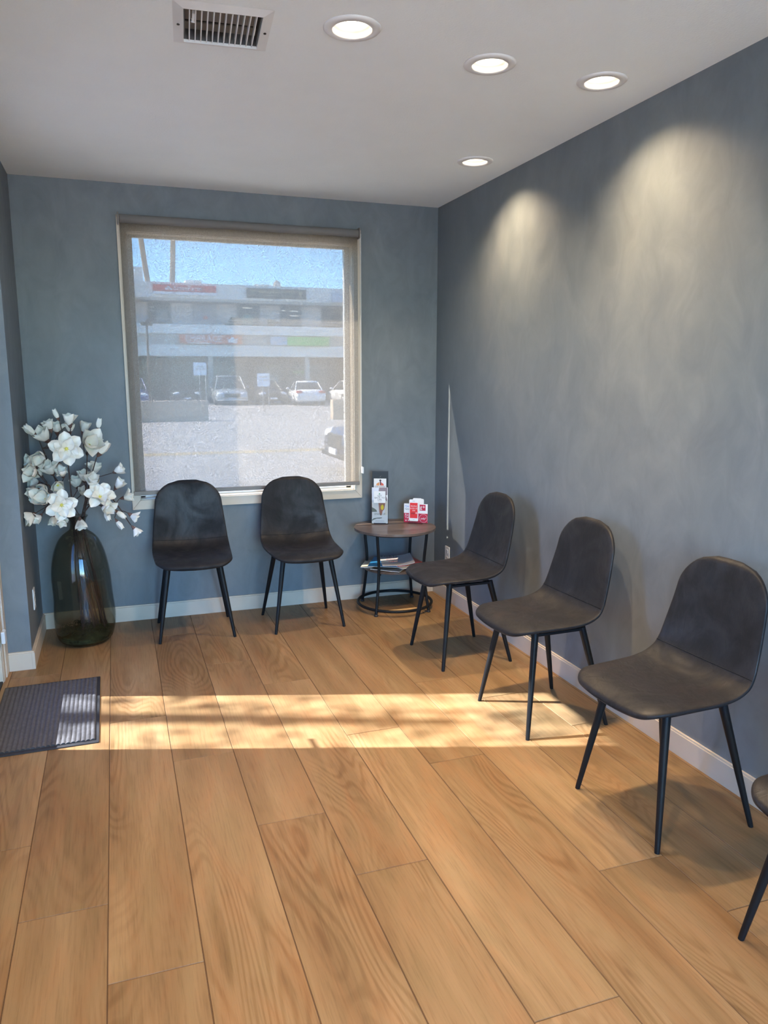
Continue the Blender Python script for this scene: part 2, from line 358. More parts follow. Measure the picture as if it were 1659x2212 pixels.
LIGHTS = [(-1.290, -2.309), (-.749, -2.200), (-.282, -2.196), (-.255, -1.068),
          (-1.85, -3.95), (-1.25, -4.95), (-2.2, -5.0), (-1.5, -6.2)]
VC = (-1.680, -2.180); VA = math.radians(-5)
holes = [(x-.061, y-.061, x+.061, y+.061) for x, y in LIGHTS]+[(VC[0]-.126, VC[1]-.126, VC[0]+.126, VC[1]+.126)]
xs = sorted({-2.86, .0}|{h[0] for h in holes}|{h[2] for h in holes}); ys = sorted({-7.0, 0.0}|{h[1] for h in holes}|{h[3] for h in holes})
cb = MB(); cv = {}; 
def cvi(x, y):
    if (x, y) not in cv: cv[(x, y)] = len(cb.v); cb.v.append((x, y, H))
    return cv[(x, y)]
for i in range(len(xs)-1):
    for j in range(len(ys)-1):
        mx_, my_ = (xs[i]+xs[i+1])/2, (ys[j]+ys[j+1])/2
        if any(h[0] < mx_ < h[2] and h[1] < my_ < h[3] for h in holes): continue
        cb.f.append([cvi(xs[i], ys[j]), cvi(xs[i], ys[j+1]), cvi(xs[i+1], ys[j+1]), cvi(xs[i+1], ys[j])]); cb.mi.append(0); cb.sm.append(False)
ce = cb.build('ceiling', M_ceil); tag(ce, kind='structure')
sol = ce.modifiers.new('thick', 'SOLIDIFY'); sol.thickness = .015; sol.offset = -1 if ce.data.polygons[0].normal.z < 0 else 1
tag(MB().box((-2.86, -7.15, H+.22), (.15, .15, H+.35)).build('roof', M_ceil), kind='structure')

WX0, WX1, WZ0, WZ1 = -1.955, -.587, .757, 2.325
b = MB()
b.box((-2.86, 0, -.15), (WX0, .15, H+.22)); b.box((WX1, 0, -.15), (.15, .15, H+.22))
b.box((WX0, 0, -.15), (WX1, .15, WZ0)); b.box((WX0, 0, WZ1), (WX1, .15, H+.22))
tag(b.build('wall_back', M_wall), kind='structure')
tag(MB().box((0, -7.15, -.15), (.15, 0, H+.22)).build('wall_right', M_wall), kind='structure')
DY0, DY1, DZ = -1.72, -.815, 2.14
b = MB()
b.box((-2.86, -.668, -.15), (-2.55, 0, H+.22))
b.box((-2.86, DY1, -.15), (-2.67, -.668, H+.22)); b.box((-2.86, -5.5, -.15), (-2.67, DY0, H+.22)); b.box((-2.86, -7.15, -.15), (-2.67, -6.7, H+.22)); b.box((-2.86, -6.7, 2.3), (-2.67, -4.3, H+.22)); b.box((-2.86, -6.7, -.15), (-2.67, -4.3, .9)); b.box((-2.86, DY0, DZ), (-2.67, DY1, H+.22))
tag(b.build('wall_left', M_wall), kind='structure')
b = MB()
b.box((-2.67, -7.15, -.15), (-2.45, -7, H+.22)); b.box((-.25, -7.15, -.15), (0, -7, H+.22)); b.box((-2.45, -7.15, 2.35), (-.25, -7, H+.22)); b.box((-2.45, -7.15, -.15), (-.25, -7, .1))
tag(b.build('wall_front', M_wall), kind='structure')
# baseboards with a small stepped top edge
BH = .098
def board(p0, p1, nrm):
    b = MB(); (x0, y0), (x1, y1) = p0, p1; nx, ny = nrm
    b.box((x0, y0, 0), (x1+nx*.014, y1+ny*.014, BH-.008)); b.box((x0, y0, BH-.008), (x1+nx*.010, y1+ny*.010, BH))
    return b
b = board((-2.55, -.0), (0, -.0), (0, -1)); tag(b.build('baseboard_back', M_trim, bevel=.001), kind='structure')
b = MB().box((-.014, -7, 0), (0, -.014, BH-.008)).box((-.010, -7, BH-.008), (0, -.010, BH)); tag(b.build('baseboard_right', M_trim, bevel=.001), kind='structure')
b = MB().box((-2.55, -.682, 0), (-2.536, -.014, BH-.008)).box((-2.55, -.678, BH-.008), (-2.540, -.010, BH))
b.box((-2.6605, -.682, 0), (-2.55, -.668, BH-.008)).box((-2.6605, -.678, BH-.008), (-2.55, -.668, BH))
b.box((-2.67, -7, 0), (-2.656, DY0-.1, BH))
tag(b.build('baseboard_left', M_trim, bevel=.001), kind='structure')
# back window
w1 = thing('window_1', None, None, (0, 0, 0), kind='structure')
CX0, CX1, CZ0, CZ1 = -2.003, -.537, .700, 2.412
b = MB()
def quadboard(pts, y0, y1):
    v = [(x, y0, z) for x, z in pts]+[(x, y1, z) for x, z in pts]
    b.add(v, [(0,1,2,3), (7,6,5,4), (0,4,5,1), (1,5,6,2), (2,6,7,3), (3,7,4,0)])
g_ = .0004
quadboard([(CX0+g_, CZ0), (CX1-g_, CZ0), (WX1-g_, WZ0), (WX0+g_, WZ0)], -.018, 0)
quadboard([(CX0+g_, CZ1), (CX1-g_, CZ1), (WX1-g_, WZ1), (WX0+g_, WZ1)], -.018, 0)
quadboard([(CX0, CZ0+g_), (CX0, CZ1-g_), (WX0, WZ1-g_), (WX0, WZ0+g_)], -.018, 0)
quadboard([(CX1, CZ0+g_), (CX1, CZ1-g_), (WX1, WZ1-g_), (WX1, WZ0+g_)], -.018, 0)
b.build('casing', M_trim, w1, bevel=.0015)
b = MB(); t = .004
b.box((WX0, 0, WZ0), (WX0+t, .15, WZ1)).box((WX1-t, 0, WZ0), (WX1, .15, WZ1)).box((WX0, 0, WZ1-t), (WX1, .15, WZ1)).box((WX0, 0, WZ0), (WX1, .15, WZ0+t))
b.build('jamb', M_trim, w1)
b = MB(); fw = .032
b.box((WX0+t, .07, WZ0+t), (WX0+t+fw, .11, WZ1-t)).box((WX1-t-fw, .07, WZ0+t), (WX1-t, .11, WZ1-t)).box((WX0+t, .07, WZ1-t-.014), (WX1-t, .11, WZ1-t)).box((WX0+t, .07, WZ0+t), (WX1-t, .11, WZ0+t+.012))
b.build('window_frame', M_white, w1, bevel=.002)
MB().box((WX0+.03, .088, WZ0+.012), (WX1-.03, .092, WZ1-.014)).build('glass', M_tintglass, w1)
# shopfront window behind the camera
w2 = thing('window_2', None, None, (0, 0, 0), kind='structure')
b = MB()
for x in (-2.45, -1.37, -.29): b.box((x, -7.10, .1), (x+.04, -7.04, 2.35))
b.box((-2.45, -7.10, .1), (-.25, -7.04, .14)).box((-2.45, -7.10, 2.31), (-.25, -7.04, 2.35)); b.build('window_frame', M_white, w2)
MB().box((-2.43, -7.072, .12), (-.27, -7.068, 2.33)).build('glass', M_glass, w2)
w3 = thing('window_fill_added', None, None, (0, 0, 0), kind='structure')  # side window added out of view to let more daylight into the room
b = MB()
for y in (-6.7, -6.1, -5.54): b.box((-2.79, y, .9), (-2.74, y+.04, 2.3))
b.box((-2.79, -6.7, .9), (-2.74, -5.5, .94)).box((-2.79, -6.7, 2.26), (-2.74, -5.5, 2.3)); b.build('window_frame', M_white, w3)
MB().box((-2.767, -6.68, .92), (-2.763, -5.52, 2.28)).build('glass', M_glass, w3)
# entrance door at the left
d1 = thing('door_1', None, None, (0, 0, 0), kind='structure')
b = MB()
b.box((-2.67, -.760, 0), (-2.661, -.6685, DZ+.08)).box((-2.67, DY1-.004, 0), (-2.666, -.760, DZ+.02))
b.box((-2.67, DY0-.09, 0), (-2.648, DY0+.01, DZ+.09)).box((-2.67, DY0-.09, DZ-.01), (-2.648, -.6685, DZ+.09))
b.build('casing', M_trim, d1, bevel=.002)
b = MB(); b.box((-2.86, DY1-.02, 0), (-2.67, DY1, DZ)).box((-2.86, DY0, 0), (-2.67, DY0+.02, DZ)).box((-2.86, DY0, DZ-.02), (-2.67, DY1, DZ)).build('jamb', M_trim, d1)
GY0, GY1, GZ0, GZ1 = -1.555, -.985, .27, 2.03
b = MB(); X_, Y_ = -2.75, -2.705
b.box((X_, DY0+.022, .012), (Y_, GY0, DZ-.022)).box((X_, GY1, .012), (Y_, DY1-.022, DZ-.022)).box((X_, GY0, .012), (Y_, GY1, GZ0)).box((X_, GY0, GZ1), (Y_, GY1, DZ-.022))
b.build('door_leaf', M_trim, d1, bevel=.003)
MB().box((-2.730, GY0-.002, GZ0-.002), (-2.726, GY1+.002, GZ1+.002)).build('glass', M_doorglass, d1)
MB().box((-2.86, DY0, -.012), (-2.672, DY1, .010)).build('threshold', M_black, d1, bevel=.003)
b = MB(); b.tube([(-2.705, -1.60, 1.02), (-2.655, -1.60, 1.02), (-2.655, -1.49, 1.02)], .009).build('handle', mat('brushed_steel', (.5, .5, .5), .3, 1), d1)

# ------------------------------------------------------------------ roller blinds
def chain(b, pts, step=.0062, rr=.0021):
    P = [Vector(p) for p in pts]; acc = 0
    for i in range(len(P)-1):
        d = (P[i+1]-P[i]); L = d.length; s = acc
        while s < L:
            b.sphere(tuple(P[i]+d*(s/L)), rr, seg=6, rings=4); s += step
        acc = s-L
    b.tube(pts, .0006, 4)
bl = thing('roller_blind', 'taupe see-through roller blind drawn down over the back window', 'blind', (-1.27, -.05, 2.385))
def L(x, y, z, o=(-1.27, -.05, 2.385)): return (x-o[0], y-o[1], z-o[2])
b = MB(); b.tube([L(-1.985, -.05, 2.385), L(-.568, -.05, 2.385)], .024, 24).build('roller', M_tube, bl)
MB().add([L(-1.985, -.046, .806), L(-.568, -.046, .806), L(-.568, -.046, 2.385), L(-1.985, -.046, 2.385)], [(0, 1, 2, 3)]).build('fabric', M_screen, bl)
MB().box(L(-1.990, -.054, .793), L(-.564, -.040, .818)).build('bottom_rail', M_bar, bl, bevel=.003)
for x in (-1.992, -.562): MB().prism(rrect(-.032, -.030, .032, .030, .012), -.003, .003, Matrix.Translation(L(x, -.048, 2.385)) @ Matrix.Rotation(PI/2, 4, 'Y')).build('bracket', M_bar, bl, bevel=.001)
b = MB(); chain(b, [L(-.551, -.062, 2.38), L(-.551, -.060, .895), L(-.551, -.052, .886), L(-.551, -.044, .895), L(-.551, -.038, 2.38)]); b.build('bead_chain', M_plastic, bl)
MB().box(L(-.546, -.062, .868), L(-.537, -.018, .912)).build('chain_tensioner', M_plastic, bl, bevel=.003)
db = thing('roller_blind', 'pale rolled-up blind above the entrance door with a bead chain hanging beside it', 'blind', (-2.63, -1.27, 2.26))
b = MB(); b.tube([(0, -.47, 0), (0, .42, 0)], .028, 20).build('roller', M_tube, db)
for y in (-.48, .43): MB().box((-.02, y-.003, -.03), (.03, y+.003, .03)).build('bracket', M_bar, db)
b = MB(); chain(b, [(-.020, .44, 0), (-.020, .448, -1.93), (-.020, .455, -2.005), (-.020, .44, -2.03), (-.020, .425, -2.005), (-.020, .425, 0)]); b.build('bead_chain', M_plastic, db)
MB().box((-.030, .41, -2.05), (-.012, .46, -1.99)).build('chain_tensioner', M_plastic, db, bevel=.003)

# ------------------------------------------------------------------ outlets
def outlet(name, label, loc, rz, grp=None):
    t = thing(name, label, 'power outlet', loc, rz, 'duplex wall outlets')
    MB().prism(rrect(-.035, -.0575, .035, .0575, .004), 0, .006, Matrix.Rotation(PI/2, 4, 'X')).build('cover_plate', M_white, t, bevel=.0015)
    for s in (-1, 1):
        o = MB().prism(rrect(-.017, s*.024-.014, .017, s*.024+.014, .008), .006, .008, Matrix.Rotation(PI/2, 4, 'X')).build('socket', M_white, t)
        b = MB()
        for dx in (-.006, .006): b.box((dx-.001, -.0086, s*.024-.002), (dx+.001, -.0079, s*.024+.007))
        b.box((-.002, -.0086, s*.024-.010), (.002, -.0079, s*.024-.006)); b.build('slot', M_darkslot, o)
    b = MB().sphere((0, -.006, 0), .003, .001, .003).build('screw', M_white, t)
    return t
outlet('wall_outlet', 'white duplex outlet on the right wall in the corner beside the round table', (0, -.234, .313), -PI/2)
outlet('wall_outlet', 'white duplex outlet on the right wall mostly hidden behind the second chair along it', (0, -1.414, .302), -PI/2)
outlet('wall_outlet', 'white duplex outlet on the short left wall beside the glass vase', (-2.55, -.405, .305), PI/2)

# ------------------------------------------------------------------ ceiling lights and vent
def downlight(x, y, label, grp='recessed downlights in the ceiling'):
    t = thing('recessed_downlight', label, 'ceiling light', (x, y, H), 0, grp)
    MB().lathe([(.062, -.001), (.064, -.007), (.088, -.0055), (.0925, -.001), (.0925, .0), (.062, .0), (.062, -.001)], 40).build('trim_ring', M_white, t)
    MB().lathe([(.063, -.004), (.060, .010), (.052, .013), (.051, .030), (.050, .045)], 40).build('reflector', M_white, t)
    MB().lathe([(.0001, .036), (.0505, .036), (.0505, .040), (.0001, .040)], 32).build('lens', M_lens, t)
    l = bpy.data.lights.new('downlight_glow', 'SPOT'); l.energy = LAMP_W; l.color = (1, .74, .46); l.spot_size = math.radians(128); l.spot_blend = 1.0; l.shadow_soft_size = .035
    o = bpy.data.objects.new('downlight_glow', l); C.objects.link(o); o.parent = t; o.location = (0, 0, .030)
    return t
LBL = ['largest ceiling downlight, the one next to the square air vent', 'middle one of the three ceiling downlights in a row in front', 'ceiling downlight nearest the right wall in the front row of three', 'single small ceiling downlight closest to the back right corner']
for k, (x, y) in enumerate(LIGHTS):
    downlight(x, y, LBL[k] if k < 4 else 'recessed ceiling downlight outside the picture, behind the viewer', None if k < 4 else 'downlights behind the viewer')
for o in list(C.objects):
    if o.name.startswith('recessed_downlight') and 'group' not in o: o['group'] = 'recessed downlights in the ceiling'
vt = thing('ceiling_vent', 'white square metal air register with thin blades in the ceiling', 'air vent', (VC[0], VC[1], H), VA)
b = MB(); a_, c_ = .150, .118
for s in (0, 1, 2, 3):
    M = Matrix.Rotation(s*PI/2, 4, 'Z')
    b.add([(-a_, -a_, 0), (a_, -a_, 0), (c_, -c_, -.009), (-c_, -c_, -.009), (-c_, -c_, .02), (c_, -c_, .02)], [(0,1,2,3), (3,2,5,4)], M)
o = b.build('frame', M_white, vt)
for k in range(12):
    x = -.100+k*.0183
    MB().box((x-.0016, -.104, -.004), (x+.0016, .118, .016), Matrix.Rotation(0, 4, 'Z')).build('blade', M_white, vt)
b = MB()
for k in range(9): b.box((-.112, -.012, -.0006), (.112, .012, .0006), Matrix.Translation((0, -.105+k*.0185, .040)) @ Matrix.Rotation(-.5, 4, 'X'))
b.build('damper', mat('vent_damper', (.30, .30, .30), .5), vt)
MB().box((-.1135, .062, .030), (.1135, .1135, .034)).build('back_plate', mat('vent_plate', (.30, .29, .27), .6), vt)
b = MB(); b.box((-.118, -.118, .0), (-.114, .118, .09)).box((.114, -.118, 0), (.118, .118, .09)).box((-.118, .114, 0), (.118, .118, .09)).box((-.118, -.118, 0), (.118, -.114, .09)).box((-.118, -.118, .09), (.118, .118, .093))
b.build('duct', M_vent_dark, vt)
MB().box((-.092, -.07, .0), (-.084, -.02, .02)).box((-.094, -.02, -.004), (-.082, -.016, .008)).build('damper_lever', M_white, vt)
for x in (-.134, .134): MB().sphere((x, 0, -.006), .005, .005, .0025).build('screw', M_darkslot, vt)

# ------------------------------------------------------------------ door mat
dm = thing('door_mat', 'dark grey ribbed door mat with black rubber border by the entrance', 'door mat', (-2.432, -1.285, 0), math.radians(.5))
MB().prism(rrect(-.218, -.374, .218, .374, .004), .0, .005).build('rubber_border', M_rubber, dm, bevel=.0015)
b = MB(); n = 22
prof = []
for k in range(n):
    x = -.217+.420*k/n; w = .420/n
    for q, z in ((0, .006), (.18, .0105), (.5, .0125), (.82, .0105)): prof.append((x+q*w, z))
prof.append((-.217+.420, .006))
m_ = 16; vs = []; 
for j in range(m_+1):
    y = -.352+.704*j/m_
    for i, (x, z) in enumerate(prof): vs.append((x+.0015*noise.noise(Vector((x*9, y*6, 0))), y+(.003*noise.noise(Vector((x*40, j*3., 1))) if j in (0, m_) else 0), z+.0006*noise.noise(Vector((x*80, y*60, 2)))))
K = len(prof); b.smooth = True
b.add(vs, [(j*K+i, j*K+i+1, (j+1)*K+i+1, (j+1)*K+i) for j in range(m_) for i in range(K-1)])
b.box((-.217, -.351, .003), (.203, .351, .006))
b.build('ribbed_carpet', M_carpet, dm)

# ------------------------------------------------------------------ chairs
SIDE = [(-.252, .448), (-.20, .461), (-.12, .460), (-.03, .454), (.05, .452), (.105, .460), (.150, .484), (.178, .525), (.196, .590), (.211, .68), (.224, .78), (.236, .868)]
def chair_shell():
    pts = [Vector((0, y, z)) for y, z in SIDE]; cur = spline(pts, 12)
    Ls = [0]
    for i in range(1, len(cur)): Ls.append(Ls[-1]+(cur[i]-cur[i-1]).length)
    T = Ls[-1]
    def at(s):
        s = min(max(s, 0), T)
        for i in range(1, len(Ls)):
            if Ls[i] >= s:
                t = (s-Ls[i-1])/max(1e-9, Ls[i]-Ls[i-1]); return cur[i-1].lerp(cur[i], t), (cur[i]-cur[i-1]).normalized()
        return cur[-1], (cur[-1]-cur[-2]).normalized()
    def interp(tab, x):
        for i in range(1, len(tab)):
            if x <= tab[i][0]:
                a, b = tab[i-1], tab[i]; t = (x-a[0])/(b[0]-a[0]); a0 = tab[max(i-2, 0)]; b3 = tab[min(i+1, len(tab)-1)]
                m1 = (b[1]-a0[1])/(b[0]-a0[0])*(b[0]-a[0]); m2 = (b3[1]-a[1])/(b3[0]-a[0])*(b[0]-a[0])
                return (2*t**3-3*t*t+1)*a[1]+(t**3-2*t*t+t)*m1+(-2*t**3+3*t*t)*b[1]+(t**3-t*t)*m2
        return tab[-1][1]
    Wt = [(0, .208), (.12, .218), (.25, .225), (.38, .226), (.50, .218), (.64, .203), (.78, .186), (T, .172)]
    Ct = [(0, .004), (.13, .010), (.26, .022), (.39, .036), (.52, .034), (.66, .022), (T, .012)]
    RF, RT = .075, .118
    rows = []
    for i in range(14): rows.append(RF*(1-math.cos(PI/2*i/13)))
    k = 46
    for i in range(1, k): rows.append(RF+(T-RT-RF)*i/k)
    for i in range(16): rows.append(T-RT*math.cos(PI/2*(i)/15)) 
    secs = []; seg = 44
    for s in rows:
        p, tg = at(s); nrm = Vector((0, -tg.z, tg.y)); nrm.normalize()  # up on seat, forward on back
        w = interp(Wt, s); e = 0
        if s < RF: d = RF-s; w = w-RF+math.sqrt(max(0, RF*RF-d*d)); 
        if s > T-RT: d = s-(T-RT); w = w-RT+math.sqrt(max(0, RT*RT-d*d))
        w = max(w, .02)
        th = .0145
        en = min(s, T-s)
        th *= math.sqrt(max(.02, 1-(1-min(1, en/.014))**2))
        c = interp(Ct, s); wf = interp(Wt, s); row = []
        bow = 0
        for q in range(seg):
            a = 2*PI*q/seg; cs, sn = math.cos(a), math.sin(a)
            uu = math.copysign(abs(cs)**.55, cs); nn = math.copysign(abs(sn)**.62, sn)
            x = uu*w; rel = x/wf
            # bow the front and top edges outward
            bs = 0
            if s < .12: bs = .022*(1-rel*rel)*(1-s/.12)
            if s > T-.12: bs = -.012*(1-rel*rel)*(s-(T-.12))/.12
            pos = p-tg*bs+nrm*(c*rel*rel+nn*th*(1.0+.12*(1-rel*rel)))+Vector((x, 0, 0))
            row.append(pos)
        secs.append((s, row))
    return secs, T, seg
def make_chair():
    t = thing('dining_chair', 'x', 'chair', (0, 0, 0), 0, 'charcoal suede waiting room chairs')
    secs, T, seg = chair_shell(); cut = max(i for i, (s, _) in enumerate(secs) if s <= .462)
    def part(name, rows, capa, capb):
        vs = [tuple(p) for _, rw in rows for p in rw]; n = len(rows)
        fs = [(i*seg+k, i*seg+(k+1) % seg, (i+1)*seg+(k+1) % seg, (i+1)*seg+k) for i in range(n-1) for k in range(seg)]
        if capa: fs.append(tuple(range(seg)))
        if capb: fs.append(tuple(range((n-1)*seg, n*seg)))
        b = MB(); b.smooth = True; b.add(vs, fs); return b.build(name, M_suede, t)
    part('seat', secs[:cut+1], True, False); part('backrest', secs[cut:], False, True)
    rw = secs[cut][1]
    MB().tube([p+Vector((0, -.0006, .0004)) for p in rw[1:seg//2]], .0013, 6).build('seam', M_black, t)
    for sx in (-1, 1):
        for sy in (-1, 1):
            top = Vector((sx*.142, -.135 if sy < 0 else .098, .446)); ft = Vector((sx*.211, sy*.199, 0))
            if sy > 0: top.z = .438
            b = MB(); d = ft-top
            b.tube([top, top+d*.5, top+d*.97, ft], [.0155, .0125, .0090, .0082], 16).build('leg', M_black, t)
    b = MB()
    for x in (-.142, .142): b.box((x-.012, -.15, .424), (x+.012, .11, .436))
    b.box((-.15, -.142, .424), (.15, -.120, .436)).box((-.15, .085, .424), (.15, .107, .436)).box((-.05, -.05, .425), (.05, .03, .435)).box((-.012, -.13, .425), (.012, .1, .433))
    b.build('seat_frame', M_black, t, bevel=.002)
    for sx in (-1, 1): MB().lathe([(.0001, -.008), (.007, -.008), (.007, 0), (.0001, 0)], 12, Matrix.Translation((sx*.12, .03, .427))).build('bolt', M_black, t)
    return t
CH = [((-1.686, -.315), -2, 'charcoal suede chair under the window, beside the glass vase'),
      ((-1.040, -.358), 1, 'charcoal suede chair under the window, next to the round side table'),
      ((-.353, -1.197), -88.5, 'charcoal suede chair against the right wall, closest to the round side table'),
      ((-.325, -2.007), -88, 'charcoal suede chair against the right wall with its feet in the sunlight patch'),
      ((-.326, -2.823), -87.5, 'large charcoal suede chair against the right wall, shown nearly whole at the picture edge'),
      ((-.352, -3.640), -90, 'charcoal suede chair mostly cut off at the right edge, only a leg showing')]
proto = make_chair()
for i, ((x, y), deg, lab) in enumerate(CH):
    o = proto if i == 0 else dup(proto)
    o.location = (x, y, 0); o.rotation_euler = (0, 0, math.radians(deg)); o['label'] = lab

# ------------------------------------------------------------------ round side table
TC = (-.393, -.265); TZ = .540; SZ = .282
tb = thing('side_table', 'round two-tier side table with grey-brown wood tops and black metal frame in the corner', 'table', (TC[0], TC[1], 0), math.radians(-3.4))
def disc(rr, z0, z1): return MB().prism(arc(0, 0, rr, 0, 2*PI*71/72, 71), z0, z1)
disc(.266, TZ-.016, TZ).build('tabletop', M_tabletop, tb, bevel=.0015)
disc(.204, SZ-.014, SZ).build('shelf', M_tabletop, tb, bevel=.0015)
for a in (45, 135, 225, 315):
    a = math.radians(a); c, s = math.cos(a), math.sin(a)
    P = [(c*rr, s*rr, z) for rr, z in ((.232, TZ-.018), (.2245, .45), (.213, .34), (.2135, .26), (.222, .18), (.240, .06), (.249, .012))]
    lg = MB().tube(spline(P, 4), .0095, 14).build('leg', M_black, tb)
    MB().lathe([(.0001, 0), (.013, 0), (.014, .004), (.012, .010), (.006, .014), (.0001, .014)], 16, Matrix.Translation((c*.249, s*.249, 0))).build('foot', M_rubber, lg)
    MB().box((.196, -.006, SZ-.026), (.216, .006, SZ-.0142), Matrix.Rotation(a, 4, 'Z')).build('shelf_bracket', M_black, lg)
MB().tube([(x, y, .038) for x, y in arc(0, 0, .243, 0, 2*PI*63/64, 63)], .0095, 12, closed=True).build('ring_rail', M_black, tb)
MB().tube([(x, y, TZ-.022) for x, y in arc(0, 0, .228, 0, 2*PI*63/64, 63)], .006, 8, closed=True).build('top_ring', M_black, tb)

# ------------------------------------------------------------------ lettering helper
def lettering(txt, size, m, parent, M, name='lettering', align='CENTER', ext=.0004, shear=0, spacing=1.0, xs=1.0):
    c = bpy.data.curves.new(name, 'FONT'); c.body = txt; c.size = size; c.align_x = align; c.align_y = 'CENTER'; c.extrude = ext; c.shear = shear; c.space_character = spacing; c.space_line = .95
    c.resolution_u = 2
    o = bpy.data.objects.new(name, c); C.objects.link(o)
    dg = bpy.context.evaluated_depsgraph_get(); me = bpy.data.meshes.new_from_object(o.evaluated_get(dg))
    bpy.data.objects.remove(o); bpy.data.curves.remove(c)
    me.transform(M @ Matrix.Diagonal((xs, 1, 1, 1))); me.materials.clear(); me.materials.append(m)
    o = bpy.data.objects.new(name, me); C.objects.link(o); o.parent = parent
    return o
UP = Matrix.Rotation(PI/2, 4, 'X')      # x right, y up -> stands upright, facing -y
def at_(x, y, z): return Matrix.Translation((x, y, z)) @ UP
def art(parent, name, shapes, mats, y, t=.0003):
    b = MB()
    for mi, pts in shapes: b.m = mi; b.prism(pts, 0, t, at_(0, y, 0)); y -= .00005
    return b.build(name, mats, parent)

# magazines on the shelf
M_mag = [mat('magazine_cover_grey', (.62, .61, .59), .4), mat('magazine_cover_dark', (.05, .06, .07), .3), mat('magazine_cover_blue', (.03, .22, .50), .3),
         mat('magazine_cover_red', (.60, .05, .03), .3), mat('magazine_cover_cream', (.70, .66, .56), .4), mat('magazine_cover_orange', (.70, .35, .10), .35)]
def magazine(label, x, y, z, deg, cover, curl=0.0, w=.20, h=.26, th=.004, tilt=0):
    t = thing('magazine', label, 'magazine', (x, y, z), math.radians(deg), 'magazines on the table shelf')
    n = 14
    def zz(u): return curl*max(0, (u-.45)/.55)**2
    for nm, z0, z1, mm, e in (('pages', .0005, th-.0005, M_paper, .001), ('cover', th-.0005, th, cover, 0)):
        b = MB(); vs = []
        for i in range(n+1):
            u_ = i/n; xx = -w/2+e+(w-2*e)*u_
            for yy, q in ((-h/2+e, z0), (h/2-e, z0), (h/2-e, z1), (-h/2+e, z1)): vs.append((xx, yy, q+zz(u_)))
        b.smooth = False
        fs = [(0,1,2,3), (4*n+3, 4*n+2, 4*n+1, 4*n)]
        for i in range(n):
            for k in range(4): fs.append((4*i+k, 4*i+(k+1) % 4, 4*i+4+(k+1) % 4, 4*i+4+k))
        b.add(vs, fs); b.build(nm, mm, t)
    return t
z = SZ+.0005
m0 = magazine('cream magazine sticking out at the left, lowest on the table shelf', TC[0]-.075, TC[1]+.03, z, 62, M_mag[4], th=.004)
m1 = magazine('dark covered magazine near the shelf front under the others', TC[0]-.035, TC[1]-.05, z+.0045, -42, M_mag[1], th=.005)
m2 = magazine('white paged magazine peeking out right under the stack on the shelf', TC[0]+.06, TC[1]-.02, z+.010, 12, M_mag[4], th=.006)
m3 = magazine('blue covered magazine at the left of the shelf stack', TC[0]-.055, TC[1]+.02, z+.0165, -28, M_mag[2], th=.004)
m4 = magazine('red and orange magazine just below the topmost one', TC[0]+.06, TC[1]-.01, z+.021, 4, M_mag[3], th=.004)
MB().box((-.09, -.12, .0041), (.0, -.02, .0044)).build('cover_picture', M_mag[5], m4)
m5 = magazine('topmost grey magazine with red headline WHAT COMES NEXT and lifted edge', TC[0]+.012, TC[1]+.0, z+.0255, -14, M_mag[0], curl=.018, th=.004, w=.21, h=.27)
for tx, yy, sz, mm in (('FORTUNE', .112, .040, M_ink), ('WHAT', .075, .032, M_crimson), ('COMES', .020, .032, M_crimson), ('NEXT', -.035, .032, M_crimson)):
    lettering(tx, sz, mm, m5, Matrix.Translation((-.015 if tx != 'FORTUNE' else -.005, yy, .0046 if tx != 'FORTUNE' else .0056)), align='CENTER', ext=.0002, xs=1.0)

# ------------------------------------------------------------------ leaflets on the table
HZ = TZ+.0006
hx, hy, ha = -.448, -.128, math.radians(-22)
hd = thing('leaflet_holder', 'clear acrylic leaflet holder standing at the left of the round table top', 'leaflet holder', (hx, hy, HZ), ha)
b = MB()
b.box((-.056, -.030, 0), (.056, .030, .003)).box((-.056, .028, 0), (.056, .030, .30)).box((-.056, -.031, 0), (-.054, .030, .20)).box((.054, -.031, 0), (.056, .030, .20)).box((-.056, -.032, 0), (.056, -.030, .16))
b.build('acrylic_body', M_acrylic, hd)
MB().box((-.04, -.034, 0), (.04, -.032, .008)).build('base_clip', mat('dark_clip', (.03, .02, .02), .5), hd)
lf = thing('leaflet', 'tall black leaflet with small white swoosh at the back of the holder', 'leaflet', (hx, hy, HZ), ha, 'leaflets in the acrylic holder')
MB().box((-.052, .018, .004), (.054, .022, .345)).build('sheet', mat('leaflet_black', (.018, .022, .026), .5), lf)
art(lf, 'swoosh', [(0, [(-.003, .304), (.000, .311), (.006, .315), (.011, .317), (.006, .3135), (.0015, .3085), (-.001, .304)])], [M_bar], .0178)
lf = thing('leaflet', 'white leaflet with a red shoulder figure above the words Got knots?', 'leaflet', (hx, hy, HZ), ha, 'leaflets in the acrylic holder')
MB().box((-.041, .002, .004), (.041, .010, .298)).build('sheet', M_paper, lf)
skin = mat('printed_skin', (.42, .17, .12), .6); skin2 = mat('printed_muscle', (.62, .12, .07), .6); hair = mat('printed_hair', (.06, .03, .04), .6); yel = mat('printed_yellow', (.95, .68, .04), .6); grn = mat('printed_grey_green', (.17, .20, .17), .6); cream = mat('printed_cream', (.78, .72, .60), .6); lilac = mat('printed_lilac', (.66, .68, .74), .6); mauve = mat('printed_mauve', (.25, .20, .22), .6); dgreen = mat('printed_green', (.03, .25, .07), .6)
art(lf, 'figure_print', [(0, arc(.002, .286, .007, 0, 2*PI*11/12, 11)), (1, [(-.026, .252), (-.022, .266), (-.010, .272), (-.003, .276), (-.003, .252)]), (2, [(.001, .252), (.001, .276), (.010, .272), (.022, .264), (.026, .252)]), (0, [(.0, .256), (-.001, .280), (.006, .282), (.006, .256)])], [hair, mat('printed_orange', (.70, .30, .12), .6), skin2], .0017)
